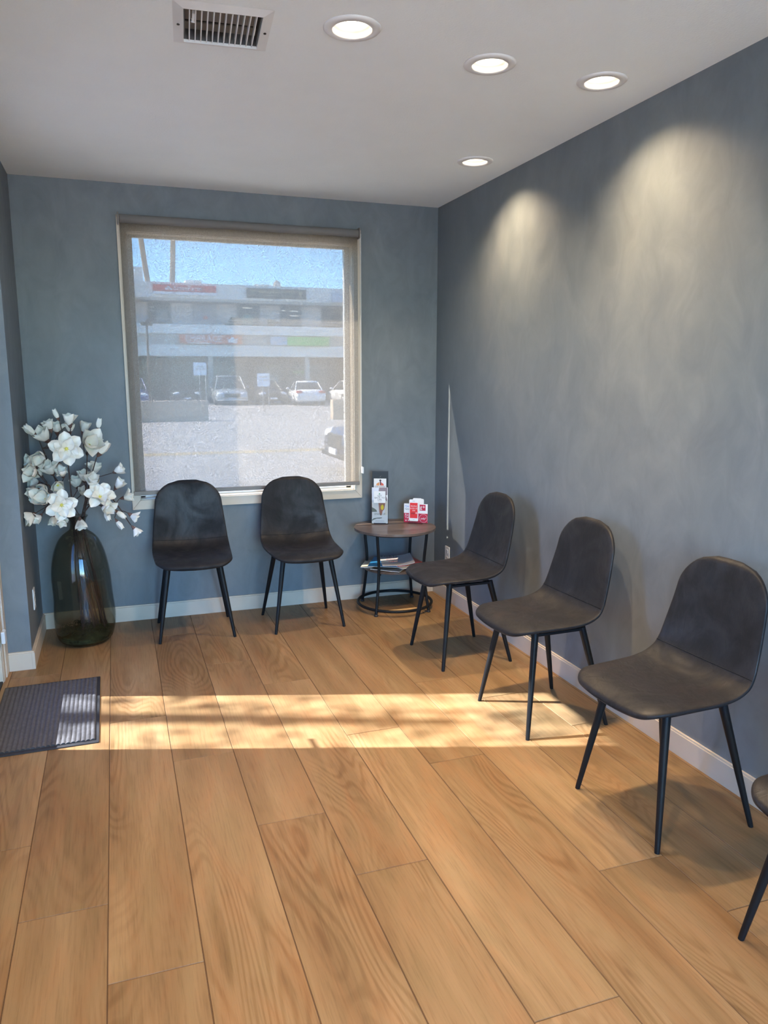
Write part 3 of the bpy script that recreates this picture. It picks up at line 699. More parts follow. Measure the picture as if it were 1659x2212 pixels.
lettering('Got knots?', .0165, hair, lf, at_(0, .0016, .246), ext=.0001)
lf = thing('leaflet', 'front leaflet showing a walking leg with glowing yellow knee and the words SPARK UP', 'leaflet', (hx, hy, HZ), ha, 'leaflets in the acrylic holder')
MB().box((-.0525, -.027, .004), (.0525, -.020, .243)).build('sheet', M_paper, lf)
art(lf, 'picture', [(4, [(-.052, .145), (-.005, .145), (-.005, .242), (-.052, .242)]), (0, [(-.006, .11), (-.010, .150), (-.004, .242), (.010, .242), (.038, .15), (.030, .10), (.018, .085), (.012, .058), (.002, .058), (-.003, .08)]), (5, [(-.008, .222), (-.004, .2425), (.050, .2425), (.050, .195), (.040, .19)]), (5, [(.038, .195), (.034, .165), (.046, .150), (.050, .165)]),
    (1, [(.008, .098), (.006, .115), (.012, .128), (.020, .130), (.026, .118), (.026, .105), (.018, .093)]), (2, [(-.052, .080), (-.052, .112), (-.040, .106), (-.024, .095), (-.018, .082)]),
    (3, [(.032, .06), (.048, .06), (.050, .15), (.040, .15)]), (2, [(-.052, .028), (-.040, .038), (-.015, .042), (.012, .044), (.016, .040), (.0, .036), (-.02, .036), (-.04, .028), (-.052, .020)]), (6, [(-.03, .018), (.03, .018), (.03, .0195), (-.03, .0195)])], [skin, yel, grn, cream, lilac, mauve, hair], -.0273)
lettering('SPARK UP', .017, grn, lf, at_(.0, -.0279, .066), ext=.0001, xs=1.0)
lf = thing('card', 'small white square card reading GET BACK TO LIFE on the front of the holder', 'card', (hx, hy, HZ), ha)
MB().box((-.039, -.037, .142), (.037, -.033, .220)).build('sheet', M_paper, lf)
art(lf, 'triangle_print', [(0, [(-.007, .199), (.005, .199), (-.001, .209)])], [dgreen], -.0372)
art(lf, 'small_print_line', [(0, [(-.013, .1515), (.011, .1515), (.011, .1525), (-.013, .1525)])], [M_ink], -.0372)
for tx, zz_ in (('GET', .189), ('BACK TO', .176), ('LIFE', .163)): lettering(tx, .0155, M_ink, lf, at_(-.001, -.0373, zz_), ext=.0001)
# review signs
cx_, cy_, ca_ = -.222, -.203, math.radians(-33)
st = thing('card_stand', 'clear acrylic stand with rounded top holding the red review cards', 'card stand', (cx_, cy_, HZ), ca_)
b = MB(); b.prism(rrect(-.048, 0, .052, .162, .014), 0, .002, at_(0, .022, 0)).box((-.05, -.034, 0), (.05, .022, .002)); b.box((-.05, -.034, 0), (.05, -.032, .022)); b.build('acrylic_body', M_acrylic, st)
rv = thing('review_sign', 'wide red and white card asking for online reviews, behind the phone-shaped card', 'sign card', (cx_, cy_, HZ), ca_)
MB().box((-.080, -.004, .003), (.080, -.002, .130)).build('board', M_paper, rv)
b = MB().box((-.080, -.0045, .003), (.080, -.004, .066)); b.build('red_half', M_crimson, rv)
lettering('Find us', .019, M_blueink, rv, at_(-.073, -.0043, .112), align='LEFT', ext=.0001); lettering('Google', .019, M_ink, rv, at_(-.073, -.0043, .094), align='LEFT', ext=.0001)
lettering('Rate', .020, M_paper, rv, at_(-.073, -.0048, .054), align='LEFT', ext=.0001); lettering('Yelp!', .020, M_paper, rv, at_(-.073, -.0048, .037), align='LEFT', ext=.0001)
def star(cx, cz, rr): return [(cx+(rr if i % 2 == 0 else rr*.42)*math.sin(i*PI/5), cz+(rr if i % 2 == 0 else rr*.42)*math.cos(i*PI/5)) for i in range(10)]
art(rv, 'stars', [(0, star(-.066+k*.0165, .017, .0068)) for k in range(5)], [M_paper], -.0046)
art(rv, 'g_plus_square', [(0, [(.026, .086), (.066, .086), (.066, .126), (.026, .126)])], [M_crimson], -.0042)
lettering('g+', .036, M_paper, rv, at_(.046, -.0047, .109), ext=.0001)
b = MB(); b.tube([(.052+.027*math.cos(a), -.0048, .034+.027*math.sin(a)) for a in [2*PI*k/40 for k in range(40)]], .0008, 6, closed=True).build('circle_print', M_paper, rv)
lettering('yelp*', .019, M_paper, rv, at_(.053, -.0048, .033), ext=.0001)
def phonecard(label, dx, dy, dz, full):
    p = thing('phone_shaped_card', label, 'card', (cx_, cy_, HZ), ca_, 'phone-shaped review cards')
    MB().prism(rrect(dx-.031, dz, dx+.031, dz+.146, .009), 0, .0015, at_(0, dy, 0)).build('card', M_paper, p, bevel=.0003)
    if full:
        art(p, 'red_screen', [(0, [(dx-.026, dz+.021), (dx+.026, dz+.021), (dx+.026, dz+.124), (dx-.026, dz+.124)])], [M_red], dy-.0016)
        art(p, 'earpiece_print', [(0, [(dx-.008, dz+.135), (dx+.008, dz+.135), (dx+.008, dz+.1365), (dx-.008, dz+.1365)]), (0, [(dx-.006, dz+.010), (dx+.006, dz+.010), (dx+.006, dz+.0112), (dx-.006, dz+.0112)])], [M_tube], dy-.0016)
        for tx, zz_ in (('PEOPLE', .101), ('LOVE US', .086), ('ON', .072)): lettering(tx, .0125, M_paper, p, at_(dx, dy-.0021, dz+zz_), ext=.0001, xs=1.0)
        lettering('yelp', .0165, M_ink, p, at_(dx-.006, dy-.0023, dz+.054), ext=.0001); lettering('*', .030, M_paper, p, at_(dx+.018, dy-.0023, dz+.050), ext=.0001)
phonecard('white phone-shaped card with red screen reading PEOPLE LOVE US ON yelp', -.012, -.012, .014, True)
phonecard('blank white phone-shaped card peeking out behind the red-screened one', .008, .010, .020, False)
for k in range(2): phonecard('blank white phone-shaped card in the acrylic stand behind the red-screened one', .014+.006*k, .0125+.0025*k, .016, False)

# ------------------------------------------------------------------ vase, moss and magnolia branches
VX, VY = -2.302, -.30
prof = [(0.000, .108), (.006, .122), (.022, .142), (.045, .153), (.089, .162), (.130, .165), (.175, .1655), (.225, .162), (.276, .159), (.33, .1585), (.38, .158), (.43, .154), (.475, .147), (.52, .137), (.56, .124), (.598, .106), (.625, .084), (.642, .062), (.655, .047), (.675, .0415), (.700, .042), (.718, .047), (.730, .055)]
vs_ = thing('glass_vase', 'tall smoked grey glass bottle vase standing on the floor in the left corner', 'vase', (VX, VY, .0005))
outer = [(rr, z) for z, rr in prof]; inner = [(rr-.004, z) for z, rr in prof[1:]][::-1]
fin = spline([(a, 0, b) for a, b in outer], 5); fin2 = spline([(a, 0, b) for a, b in inner], 5)
P = [(.0001, 0)]+[(p.x, p.z) for p in fin]+[(fin[-1].x+.0005, fin[-1].z+.002), (fin[-1].x-.002, fin[-1].z+.0035)]+[(p.x, p.z) for p in fin2]+[(.0001, .006)]
cxs = [.006*math.sin(z*7+1)*min(1, z*4) for _, z in P]
b = MB(); b.lathe(P, 64, cx=cxs); b.build('glass_body', M_vase, vs_)
ms = MB(); rm = random.Random(3); ms.smooth = True
G = 26; vs = []
for i in range(G+1):
    for k in range(40):
        rr = .150*i/G; w = 2*PI*k/40; x, y = rr*math.cos(w), rr*math.sin(w)
        vs.append((x, y, .070+.022*noise.noise(Vector((x*14, y*14, 3)))+.012*noise.noise(Vector((x*60, y*60, 1)))-.02*(i/G)**4))
fs = [(i*40+k, i*40+(k+1) % 40, (i+1)*40+(k+1) % 40, (i+1)*40+k) for i in range(G) for k in range(40)]
bs = len(vs); 
for j, (rr, z) in enumerate(((.150, .045), (.143, .025), (.12, .009), (.02, .008))):
    for k in range(40): w = 2*PI*k/40; q = rr-.004*abs(noise.noise(Vector((k*.7, z*50, 0)))); vs.append((q*math.cos(w), q*math.sin(w), z))
for j in range(4):
    a0 = G*40 if j == 0 else bs+(j-1)*40; a1 = bs+j*40
    fs += [(a0+k, a0+(k+1) % 40, a1+(k+1) % 40, a1+k) for k in range(40)]
ms.add(vs, fs)
for _ in range(420):
    w = rm.uniform(0, 2*PI); rr = .145*math.sqrt(rm.random()); p0 = Vector((rr*math.cos(w), rr*math.sin(w), .068+.015*rm.random())); d = Vector((rm.uniform(-1, 1), rm.uniform(-1, 1), rm.uniform(0, .6)))*.03
    p2 = p0+d; q = math.hypot(p2.x, p2.y)
    if q > .148: continue
    ms.tube([p0, p0+d*.5+Vector((0, 0, .008)), p2], [.0014, .0012, .0005], 4, cap=False)
mo = ms.build('dried_moss', M_moss, loc=(VX, VY, .0005)); tag(mo, 'dark green dried moss filling the bottom of the glass vase', 'moss', kind='stuff')

def petal(b, M, Lp, Wp, open_, rnd, cup=1.0):
    """one spoon-shaped petal rooted at the origin, opening from the +z axis outward along +x"""
    nu, nv = 9, 6; vs = []
    x = z = 0.; pts = [(0., 0., open_)]
    for i in range(nu):
        t = (i+.5)/nu
        if open_ > .7: a = open_*(.62+1.5*t-.95*t*t)      # spreads, then the tip lifts again
        elif open_ > .35: a = open_*(1.45-1.15*t)          # tulip: out at the foot, upright at the tip
        else: a = open_*(1.9-2.6*t)                        # closed bud
        x += math.sin(a)*Lp/nu; z += math.cos(a)*Lp/nu; pts.append((x, z, a))
    for i, (x, z, a) in enumerate(pts):
        t = i/nu; w = Wp*(.22+.78*math.sin(PI/2*min(1, t/.62)))
        if t > .62: w *= math.sqrt(max(.008, 1-((t-.62)/.38)**2.0))
        for j in range(nv+1):
            s = -1+2*j/nv; c = cup*.42*w*s*s
            wob = .0035*noise.noise(Vector((rnd*3+s*2, t*4, rnd)))
            vs.append((x-math.cos(a)*c+wob, s*w/2, z+math.sin(a)*c+wob))
    b.add(vs, [(i*(nv+1)+j, i*(nv+1)+j+1, (i+1)*(nv+1)+j+1, (i+1)*(nv+1)+j) for i in range(nu) for j in range(nv)], M)
def blossom(parent, pos, d, size, kind, rnd):
    d = Vector(d).normalized(); R = d.to_track_quat('Z', 'Y').to_matrix().to_4x4() @ Matrix.Rotation(rnd*2.3, 4, 'Z')
    M = Matrix.Translation(pos) @ R; b = MB(); b.smooth = True; rq = random.Random(int(rnd*1000))
    if kind == 'open':
        for k in range(6): petal(b, M @ Matrix.Rotation(2*PI*k/6+rq.uniform(-.1, .1), 4, 'Z'), size*.56, size*.37, 1.12+rq.uniform(-.12, .14), rnd+k)
        for k in range(4): petal(b, M @ Matrix.Translation((0, 0, size*.02)) @ Matrix.Rotation(2*PI*k/4+.4, 4, 'Z'), size*.46, size*.33, .82+rq.uniform(-.08, .15), rnd+k+9)
    elif kind == 'half':
        for k in range(5): petal(b, M @ Matrix.Rotation(2*PI*k/5+rq.uniform(-.15, .15), 4, 'Z'), size*.86, size*.50, .50+rq.uniform(-.12, .26), rnd+k)
        for k in range(3): petal(b, M @ Matrix.Rotation(2*PI*k/3+.5, 4, 'Z'), size*.82, size*.46, .37+rq.uniform(-.01, .08), rnd+k+9)
    else:
        for k in range(4): petal(b, M @ Matrix.Rotation(2*PI*k/4, 4, 'Z'), size*1.05, size*.50, .27+rq.uniform(-.03, .07), rnd+k, 1.0)
        petal(b, M @ Matrix.Rotation(.6, 4, 'Z'), size*.96, size*.42, .15, rnd+8, 1.0)
    for v in range(len(b.v)):       # nothing may poke through the plaster
        x, y, z = b.v[v]; b.v[v] = (max(x, -2.546), min(y, -.006), z)
    o = b.build('blossom' if kind != 'bud' else 'bud', M_petal, parent)
    s = MB(); s.smooth = True
    s.add(*[[tuple(p) for p in ((0, 0, -.012), )]+[(size*.09*math.cos(a), size*.09*math.sin(a), 0) for a in [2*PI*k/8 for k in range(8)]]+[(size*.17*math.cos(a), size*.17*math.sin(a), size*(.12 if kind == 'open' else .22)) for a in [2*PI*k/8 for k in range(8)]], [(0, 1+(k+1) % 8, 1+k) for k in range(8)]+[(1+k, 1+(k+1) % 8, 9+(k+1) % 8, 9+k) for k in range(8)]], M)
    for v in range(len(s.v)):
        x, y, z = s.v[v]; s.v[v] = (max(x, -2.547), min(y, -.004), z)
    s.build('calyx', M_calyx, o)
    if kind == 'open' or (kind == 'half' and size > .09):
        s = MB(); s.sphere((0, 0, size*.05), size*.05, size*.05, size*.07, 8, 6, M)
        for k in range(14):
            a = k*2.4; e = .35+.45*(k % 3)/2
            p1 = M @ Vector((math.cos(a)*math.sin(e), math.sin(a)*math.sin(e), math.cos(e)))*1
            p1 = M @ (Vector((math.cos(a)*math.sin(e), math.sin(a)*math.sin(e), math.cos(e)))*size*.16); s.tube([M @ Vector((0, 0, size*.03)), p1], [.0009, .0013], 5)
        s.build('stamens', M_stamen, o)
CD = Vector((.06, -1, .08))     # toward the middle of the room
BR = [
 ('tallest', 'magnolia branch with a big open bloom high in front and buds at the very top', [(-2.327, -.42, 1.120, CD, .185, 'open'), (-2.363, -.30, 1.268, (-.35, -.1, 1), .062, 'bud'), (-2.307, -.30, 1.228, (-.05, -.1, 1), .095, 'half'), (-2.313, -.25, 1.190, (0, -.4, 1), .08, 'half')]),
 ('topright', 'magnolia branch with a half-open bloom behind, upper right, and one bud above it', [(-2.222, -.30, 1.120, (.25, -.85, .35), .150, 'half'), (-2.165, -.30, 1.208, (.2, -.1, 1), .068, 'bud'), (-2.249, -.20, 1.180, (.3, -.3, 1), .095, 'half'), (-2.188, -.20, 1.130, (.8, -.2, .4), .05, 'bud')]),
 ('right', 'magnolia branch leaning right toward the window with slim buds at its tips', [(-2.175, -.30, 1.065, (.65, -.1, .8), .098, 'bud'), (-2.098, -.30, .968, (.8, -.25, .3), .080, 'half'), (-2.208, -.20, .945, (.3, -.4, 1), .10, 'half'), (-2.256, -.25, .915, (0, -.4, 1), .09, 'half')]),
 ('lowright', 'magnolia branch with a large open bloom low on the right side', [(-2.177, -.42, .845, (.15, -.75, .5), .160, 'open'), (-2.095, -.35, .880, (.5, -.2, .7), .088, 'half'), (-2.210, -.36, .905, (.1, -.6, .6), .11, 'half'), (-2.155, -.40, .775, (.3, -.3, -.9), .065, 'bud'), (-2.160, -.43, .800, (.5, -.9, -.2), .10, 'half')]),
 ('farright', 'magnolia branch arching far right and downward with small buds beside the window frame', [(-2.015, -.40, .670, (.7, -.2, -.8), .075, 'half'), (-2.030, -.40, .745, (.8, -.2, -.6), .075, 'half'), (-2.065, -.28, .815, (.9, -.2, .2), .085, 'half'), (-2.10, -.40, .765, (.7, -.3, -.5), .068, 'bud'), (-2.100, -.40, .715, (.5, -.2, -.8), .062, 'bud')]),
 ('frontlow', 'magnolia branch with a large open bloom low in front above the vase neck', [(-2.367, -.50, .830, (.08, -1, .05), .165, 'open'), (-2.437, -.46, .855, (-.3, -.85, .3), .125, 'half'), (-2.375, -.48, .765, (.1, -.8, -.5), .085, 'half'), (-2.287, -.39, .735, (.1, -.4, -1), .085, 'half'), (-2.422, -.32, .75, (-.2, -.4, -.8), .08, 'half')]),
 ('lowleft', 'magnolia branch reaching low left with blooms pressed against the wall', [(-2.470, -.48, .780, (-.4, -.6, -.4), .075, 'half'), (-2.500, -.50, .790, (-.6, -.6, -.3), .105, 'half'), (-2.475, -.46, .835, (-.6, -.4, .4), .06, 'bud'), (-2.475, -.42, .905, (-.5, -.7, -.1), .10, 'half')]),
 ('left', 'magnolia branch reaching left with blooms and buds at middle height', [(-2.480, -.46, 1.000, (-.3, -.85, .2), .115, 'half'), (-2.490, -.34, 1.010, (-.5, -.4, .5), .115, 'half'), (-2.490, -.26, .925, (-.5, -.5, .1), .10, 'half'), (-2.455, -.38, .925, (-.2, -.8, -.2), .085, 'half'), (-2.465, -.36, .97, (-.3, -.6, .4), .07, 'half')]),
 ('middle', 'magnolia branch with medium blooms in the middle of the bouquet', [(-2.408, -.35, .975, (-.35, -.5, .8), .11, 'half'), (-2.355, -.40, .965, (-.05, -.7, .8), .085, 'half'), (-2.384, -.42, .925, (.1, -.95, .0), .10, 'half'), (-2.298, -.20, .875, (0, -.4, .9), .095, 'half'), (-2.278, -.25, .845, (.2, -.5, .4), .07, 'half')]),
 ('topleft', 'magnolia branch reaching upper left, ending in a single bud away from the others', [(-2.478, -.34, 1.185, (-.6, -.2, .65), .082, 'bud'), (-2.424, -.30, 1.150, (-.4, -.5, .6), .125, 'half'), (-2.405, -.30, 1.205, (-.2, -.2, 1), .085, 'half'), (-2.379, -.25, 1.185, (0, -.3, 1), .09, 'half'), (-2.450, -.40, 1.085, (-.2, -.8, -.2), .11, 'half'), (-2.375, -.33, 1.035, (.1, -.5, -.7), .09, 'half')]),
]
rb = random.Random(5)
for i, (key, lab, bls) in enumerate(BR):
    t = thing('magnolia_branch', lab, 'artificial flower', (0, 0, 0), 0, 'white artificial magnolia branches in the glass vase')
    a = i*2*PI/len(BR); rn = .018+.012*(i % 2)
    tip = Vector(bls[0][0:3])
    tgt = sum((Vector(q[:3]) for q in bls), Vector())/len(bls)
    hx_ = (tgt.x-VX); hy_ = (tgt.y-VY)
    ln = max(.001, math.hypot(hx_, hy_)); nx, ny = hx_/ln*rn, hy_/ln*rn
    nk = Vector((VX+nx, VY+ny, .690))
    bot = Vector((VX+.015+rb.uniform(-.03, .105), VY+rb.uniform(-.05, .07), .078))
    base = Vector((VX+nx*1.4, VY+ny*1.4, .735))
    mid = base.lerp(tip, .5); mid.z = max(mid.z, base.z+.02)+.10*min(1, ln/.15)*(1 if tip.z < 1 else .2)
    end = tip-Vector(bls[0][3]).normalized()*.012
    if tip.z < .75 and key not in ('farright',): mid.z += .03
    main = spline([bot, bot.lerp(nk, .5)+Vector((.008*math.sin(a), .01*math.cos(a), 0)), nk, base, mid, end], 8)
    b = MB(); n = len(main); b.tube(main, [.0058-.0030*k/n for k in range(n)], 7)
    up = main[24:]
    for q in bls[1:]:
        p = Vector(q[:3])-Vector(q[3]).normalized()*.012
        cand = min(up[:-3], key=lambda m: (m-p).length+1.2*max(0, m.z-p.z+.02)+(.25 if (m-base).length < .04 else 0))
        md = cand.lerp(p, .5)-Vector(q[3]).normalized()*.02
        b.tube(spline([cand, md, p], 5), .0021, 6)
    b.build('stem', M_stem, t)
    for j, (x, y, z_, d, s, kd) in enumerate(bls): blossom(t, (x, y, z_), d, s, kd, i*1.7+j*.61+.3)

# ------------------------------------------------------------------ outdoors, beyond the back window
M_asph = mat('sunlit_asphalt', (.38, .36, .335), .9, var=.12, vscale=1.2)
M_conc = mat('pale_concrete', (.62, .60, .55), .9, var=.06, vscale=2)
GZ = -.15
g = MB().box((-60, .15, GZ-.1), (70, 26, GZ)).box((-60, 26, GZ-.1), (70, 90, GZ)).box((-60, -60, GZ-.1), (-2.86, .15, GZ)).box((-2.86, -60, GZ-.1), (70, -7.15, GZ)).box((.15, -7.15, GZ-.1), (70, .15, GZ))
tag(g.build('ground_street', M_asph), kind='structure')
tag(MB().box((-60, .15, GZ), (70, 3.2, GZ+.02)).build('ground_sidewalk', M_conc), kind='structure')
tag(MB().box((-60, 11.95, GZ), (70, 12.1, GZ+.004)).box((-60, 12.25, GZ), (70, 12.4, GZ+.004)).build('trim_yellow_line', mat('yellow_road_paint', (.62, .42, .12), .8, var=.25, vscale=3)), kind='structure')
tag(MB().box((-1.6, 7.6, GZ), (60, 7.7, GZ+.004), ).build('trim_white_line', mat('white_road_paint', (.5, .5, .5), .8, var=.3, vscale=4)), kind='structure')
M_stucco = mat('planter_stucco', (.55, .43, .31), .9, bump=.3, bscale=20)
b = MB().box((-14, 24.7, GZ), (1.25, 25.1, .62)); tag(b.build('planter_wall', M_stucco, bevel=.02), 'long tan parking lot wall seen through the left half of the window', 'wall')
b = MB().box((5.98, 24.2, GZ), (20, 24.6, .62)); tag(b.build('planter_wall', M_stucco, bevel=.02), 'tan parking lot wall cut off at the right side of the window', 'wall')
# eave outside, over the window
tag(MB().box((-3.4, .15, 2.74), (.6, .31, 2.86)).build('trim_eave', M_conc), kind='structure')

bd = thing('shop_building', 'two-storey pale shopping plaza building across the street with several shop signs', 'building', (0, 46, GZ))
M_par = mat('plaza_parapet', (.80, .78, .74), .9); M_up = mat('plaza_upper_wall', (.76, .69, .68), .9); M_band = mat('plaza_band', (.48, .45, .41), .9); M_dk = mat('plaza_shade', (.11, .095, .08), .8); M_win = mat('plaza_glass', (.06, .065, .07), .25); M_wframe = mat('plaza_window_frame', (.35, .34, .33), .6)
X0b, X1b = -16, 28
def bb(name, x0, x1, z0, z1, y0, y1, m): return MB().box((x0, y0, z0+.15), (x1, y1, z1+.15)).build(name, m, bd)
bb('parapet', X0b, X1b, 6.36, 7.3, 0, 6, M_par)
bb('roof', X0b, X1b, 6.2, 6.36, .1, 12, M_band)
bb('upper_wall', X0b, X1b, 4.3, 6.3, 1.6, 2.0, M_up)
bb('balcony_parapet', X0b, X1b, 4.18, 4.76, 0, .2, M_par)
bb('sign_band', X0b, X1b, 3.48, 4.2, .15, 1.8, M_band)
bb('lower_fascia', X0b, X1b, 2.80, 3.50, 0, .3, M_par)
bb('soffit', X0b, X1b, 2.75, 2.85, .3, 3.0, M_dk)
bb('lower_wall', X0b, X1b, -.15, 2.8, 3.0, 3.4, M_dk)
bb('walkway_floor', X0b, X1b, 4.1, 4.3, .2, 2.0, M_band)
bb('stair_tower', -6, .05, 7.3, 8.27, 1, 5, M_par)
bb('roof_unit', 2.6, 3.6, 7.3, 7.55, .6, 1.6, M_par); bb('roof_unit', 7.0, 8.1, 7.28, 7.45, .6, 1.6, M_par)
MB().sphere((8.55, 1, 7.5), .28, .25, .45).build('roof_vent', M_band, bd)
for x in (-3.2, 3.0+.0, 9.4, 15.5): bb('column', x+.9-.15, x+.9+.15, -.15, 2.8, .1, .5, M_band)
for i, (x0, x1, z0, z1, m) in enumerate([(.3, 1.6, 4.5, 6.13, M_win), (3.13, 4.52, 4.5, 6.14, mat('poster_window', (.36, .37, .42), .5)), (5.98, 7.38, 4.5, 6.17, M_win), (8.86, 10.23, 4.5, 6.19, M_win), (11.74, 13.1, 4.5, 6.1, M_dk)]):
    w = MB().box((x0-.06, 1.5, z0+.09), (x1+.06, 1.6, z1+.21)).build('window', M_wframe, bd)
    MB().box((x0, 1.47, z0+.15), (x1, 1.52, z1+.15)).build('pane', m, w)
    if i == 0: MB().box((x0+.45, 1.44, 5.2), (x1-.1, 1.47, 5.9)).build('poster', mat('poster_grey', (.28, .32, .33), .6), w); MB().box((x0+.1, 1.44, 6.0), (x0+.35, 1.47, 6.08)).box((x0+.1, 1.44, 5.8), (x0+.35, 1.47, 5.88)).build('blind_strip', M_par, w)
    if i == 1: MB().sphere((3.85, 1.46, 5.45), .16, .02, .12).build('poster_mark', M_red, w)
    if i == 2: MB().sphere((6.6, 1.46, 5.3), .42, .02, .5).build('poster_mark', mat('poster_green', (.25, .36, .30), .6), w)
    if i in (2, 3):
        lm = mat('lit_tube', (.9, .9, .9), .5, emit=(1, .85, .6), es=2.2)
        for (a0, a1, zc) in (((x0+.3, x1-.45, 6.15),) if i == 2 else ((x0+.05, x0+.3, 6.05), (x0+.6, x1-.2, 6.02), (x0+.6, x1-.2, 5.72))): MB().box((a0, 1.43, zc-.04), (a1, 1.47, zc+.04)).build('lit_tube', lm, w)
bb('railing', X0b, X1b, 4.90, 4.94, .08, .12, M_wframe); bb('railing', X0b, X1b, 5.06, 5.1, .08, .12, M_wframe)
def sign(x0, x1, z0, z1, y, m):
    s = MB().box((x0, y-.18, z0+.15), (x1, y, z1+.15)).build('shop_sign', m, bd); return s
M_sred = mat('sign_red', (.62, .05, .05), .5); M_sor = mat('sign_orange', (.72, .16, .06), .5); M_sgr = mat('sign_green', (.10, .52, .08), .5); M_sbl = mat('sign_light_blue', (.45, .55, .68), .5); M_sbk = mat('sign_dark', (.05, .05, .045), .5); M_sgold = mat('sign_gold', (.40, .33, .18), .5); M_swh = mat('sign_white', (.80, .80, .82), .5)
s = sign(.55, 4.39, 6.72, 7.14, 0, M_sred); MB().box((.55, -.2, 6.70), (4.39, 0, 6.87)).build('white_strip', M_swh, s)
lettering('StateFarm', .42, M_swh, s, at_(2.65, -.2, 7.08), ext=.01)
MB().sphere((1.48, -.19, 7.13), .10, .02, .07).sphere((1.36, -.19, 7.02), .10, .02, .07).sphere((1.60, -.19, 7.02), .10, .02, .07).build('emblem', M_swh, s)
s = sign(6.34, 10.23, 6.52, 7.12, 0, M_sbk)
b = MB()
rs = random.Random(2); x = 7.1
while x < 9.4:
    w_ = rs.uniform(.08, .16); b.box((x, -.2, 6.98), (x+w_, -.18, 6.98+rs.uniform(.12, .17))); x += w_+.05
b.box((7.2, -.2, 6.80), (9.3, -.18, 6.84)); b.prism([(6.55, 7.15), (6.85, 7.15), (6.75, 6.85), (6.70, 6.75)], .18, .2, UP).prism([(9.70, 7.15), (10.0, 7.15), (9.9, 6.85), (9.85, 6.75)], .18, .2, UP); b.build('gold_lettering', M_sgold, s)
s = sign(2.02, 5.93, 3.57, 4.13, 0, M_sor); lettering('EMBRACE', .62, M_swh, s, at_(3.50, -.2, 4.02), ext=.01, xs=.86)
MB().box((2.5, -.2, 3.74), (4.0, -.18, 3.79)).prism([(4.95, 4.15), (5.12, 4.0), (5.3, 4.2), (5.48, 4.0), (5.7, 4.15), (5.6, 3.78), (5.05, 3.78)], .18, .2, UP).build('emblem', M_swh, s)
s = sign(7.79, 8.9, 3.54, 4.10, 0, M_sbl); MB().box((8.9, -.18, 3.69), (11.75, 0, 4.25)).build('green_panel', M_sgr, s)
s = sign(12.0, 13.4, 6.4, 7.0, 0, M_sbl)
M_int = mat('shop_interior_glass', (.10, .10, .10), .3)
for x0, x1, m in ((-.2, .9, M_int), (1.1, 3.2, M_int), (4.2, 6.7, M_int), (7.4, 9.2, M_int), (9.6, 12.4, M_int)):
    w = MB().box((x0, 2.95, .1), (x1, 3.0, 2.5)).build('storefront', m, bd)
    MB().box((x0, 2.9, 2.28), (x1, 2.95, 2.36)).build('transom', M_wframe, w)
MB().box((8.0, 2.85, 2.25), (9.0, 2.95, 2.5)).build('shop_sign', M_sgold, bd); MB().box((9.9, 2.85, 1.9), (11.0, 2.9, 2.05)).build('shop_sign', M_sgr, bd)
MB().box((8.1, 2.85, 1.2), (8.9, 2.9, 1.8)).build('shop_sign', mat('sign_pale', (.4, .42, .4), .5), bd)

def palm(x, y, lean, label):
    t = thing('palm_tree', label, 'palm tree', (x, y, GZ), 0, 'palms behind the plaza')
    P = spline([(0, 0, 0), (lean*.35, 0, 6), (lean*.7, 0, 11), (lean, 0, 16)], 6)
    MB().tube(P, [.24-.08*k/len(P) for k in range(len(P))], 10).build('trunk', mat('palm_bark', (.33, .26, .20), .9), t)
    b = MB(); b.smooth = True
    for k in range(22):
        a = 2*PI*k/22; el = .9-(k % 3)*.5; pr = None
        for i in range(7):
            s_ = i/6; rr_ = 2.2*s_; q = Vector((lean+math.cos(a)*rr_, math.sin(a)*rr_, 16+math.sin(el)*rr_-.55*rr_*s_)); w_ = .28*math.sin(PI*min(1, s_+.1))
            sd = Vector((-math.sin(a), math.cos(a), 0))*w_; cur = (q-sd-Vector((0, 0, w_*.4)), q, q+sd-Vector((0, 0, w_*.4)))
            if pr: n0 = len(b.v); b.add([tuple(v) for v in pr+cur], [(0,1,4,3), (1,2,5,4)])
            pr = cur
    b.build('fronds', mat('palm_fronds', (.09, .13, .05), .8), t)
palm(1.55, 56, -1.55, 'leaning palm trunk, the left one of two above the plaza roof')
palm(2.05, 56, .85, 'nearly upright palm trunk, the right one of two above the plaza roof')

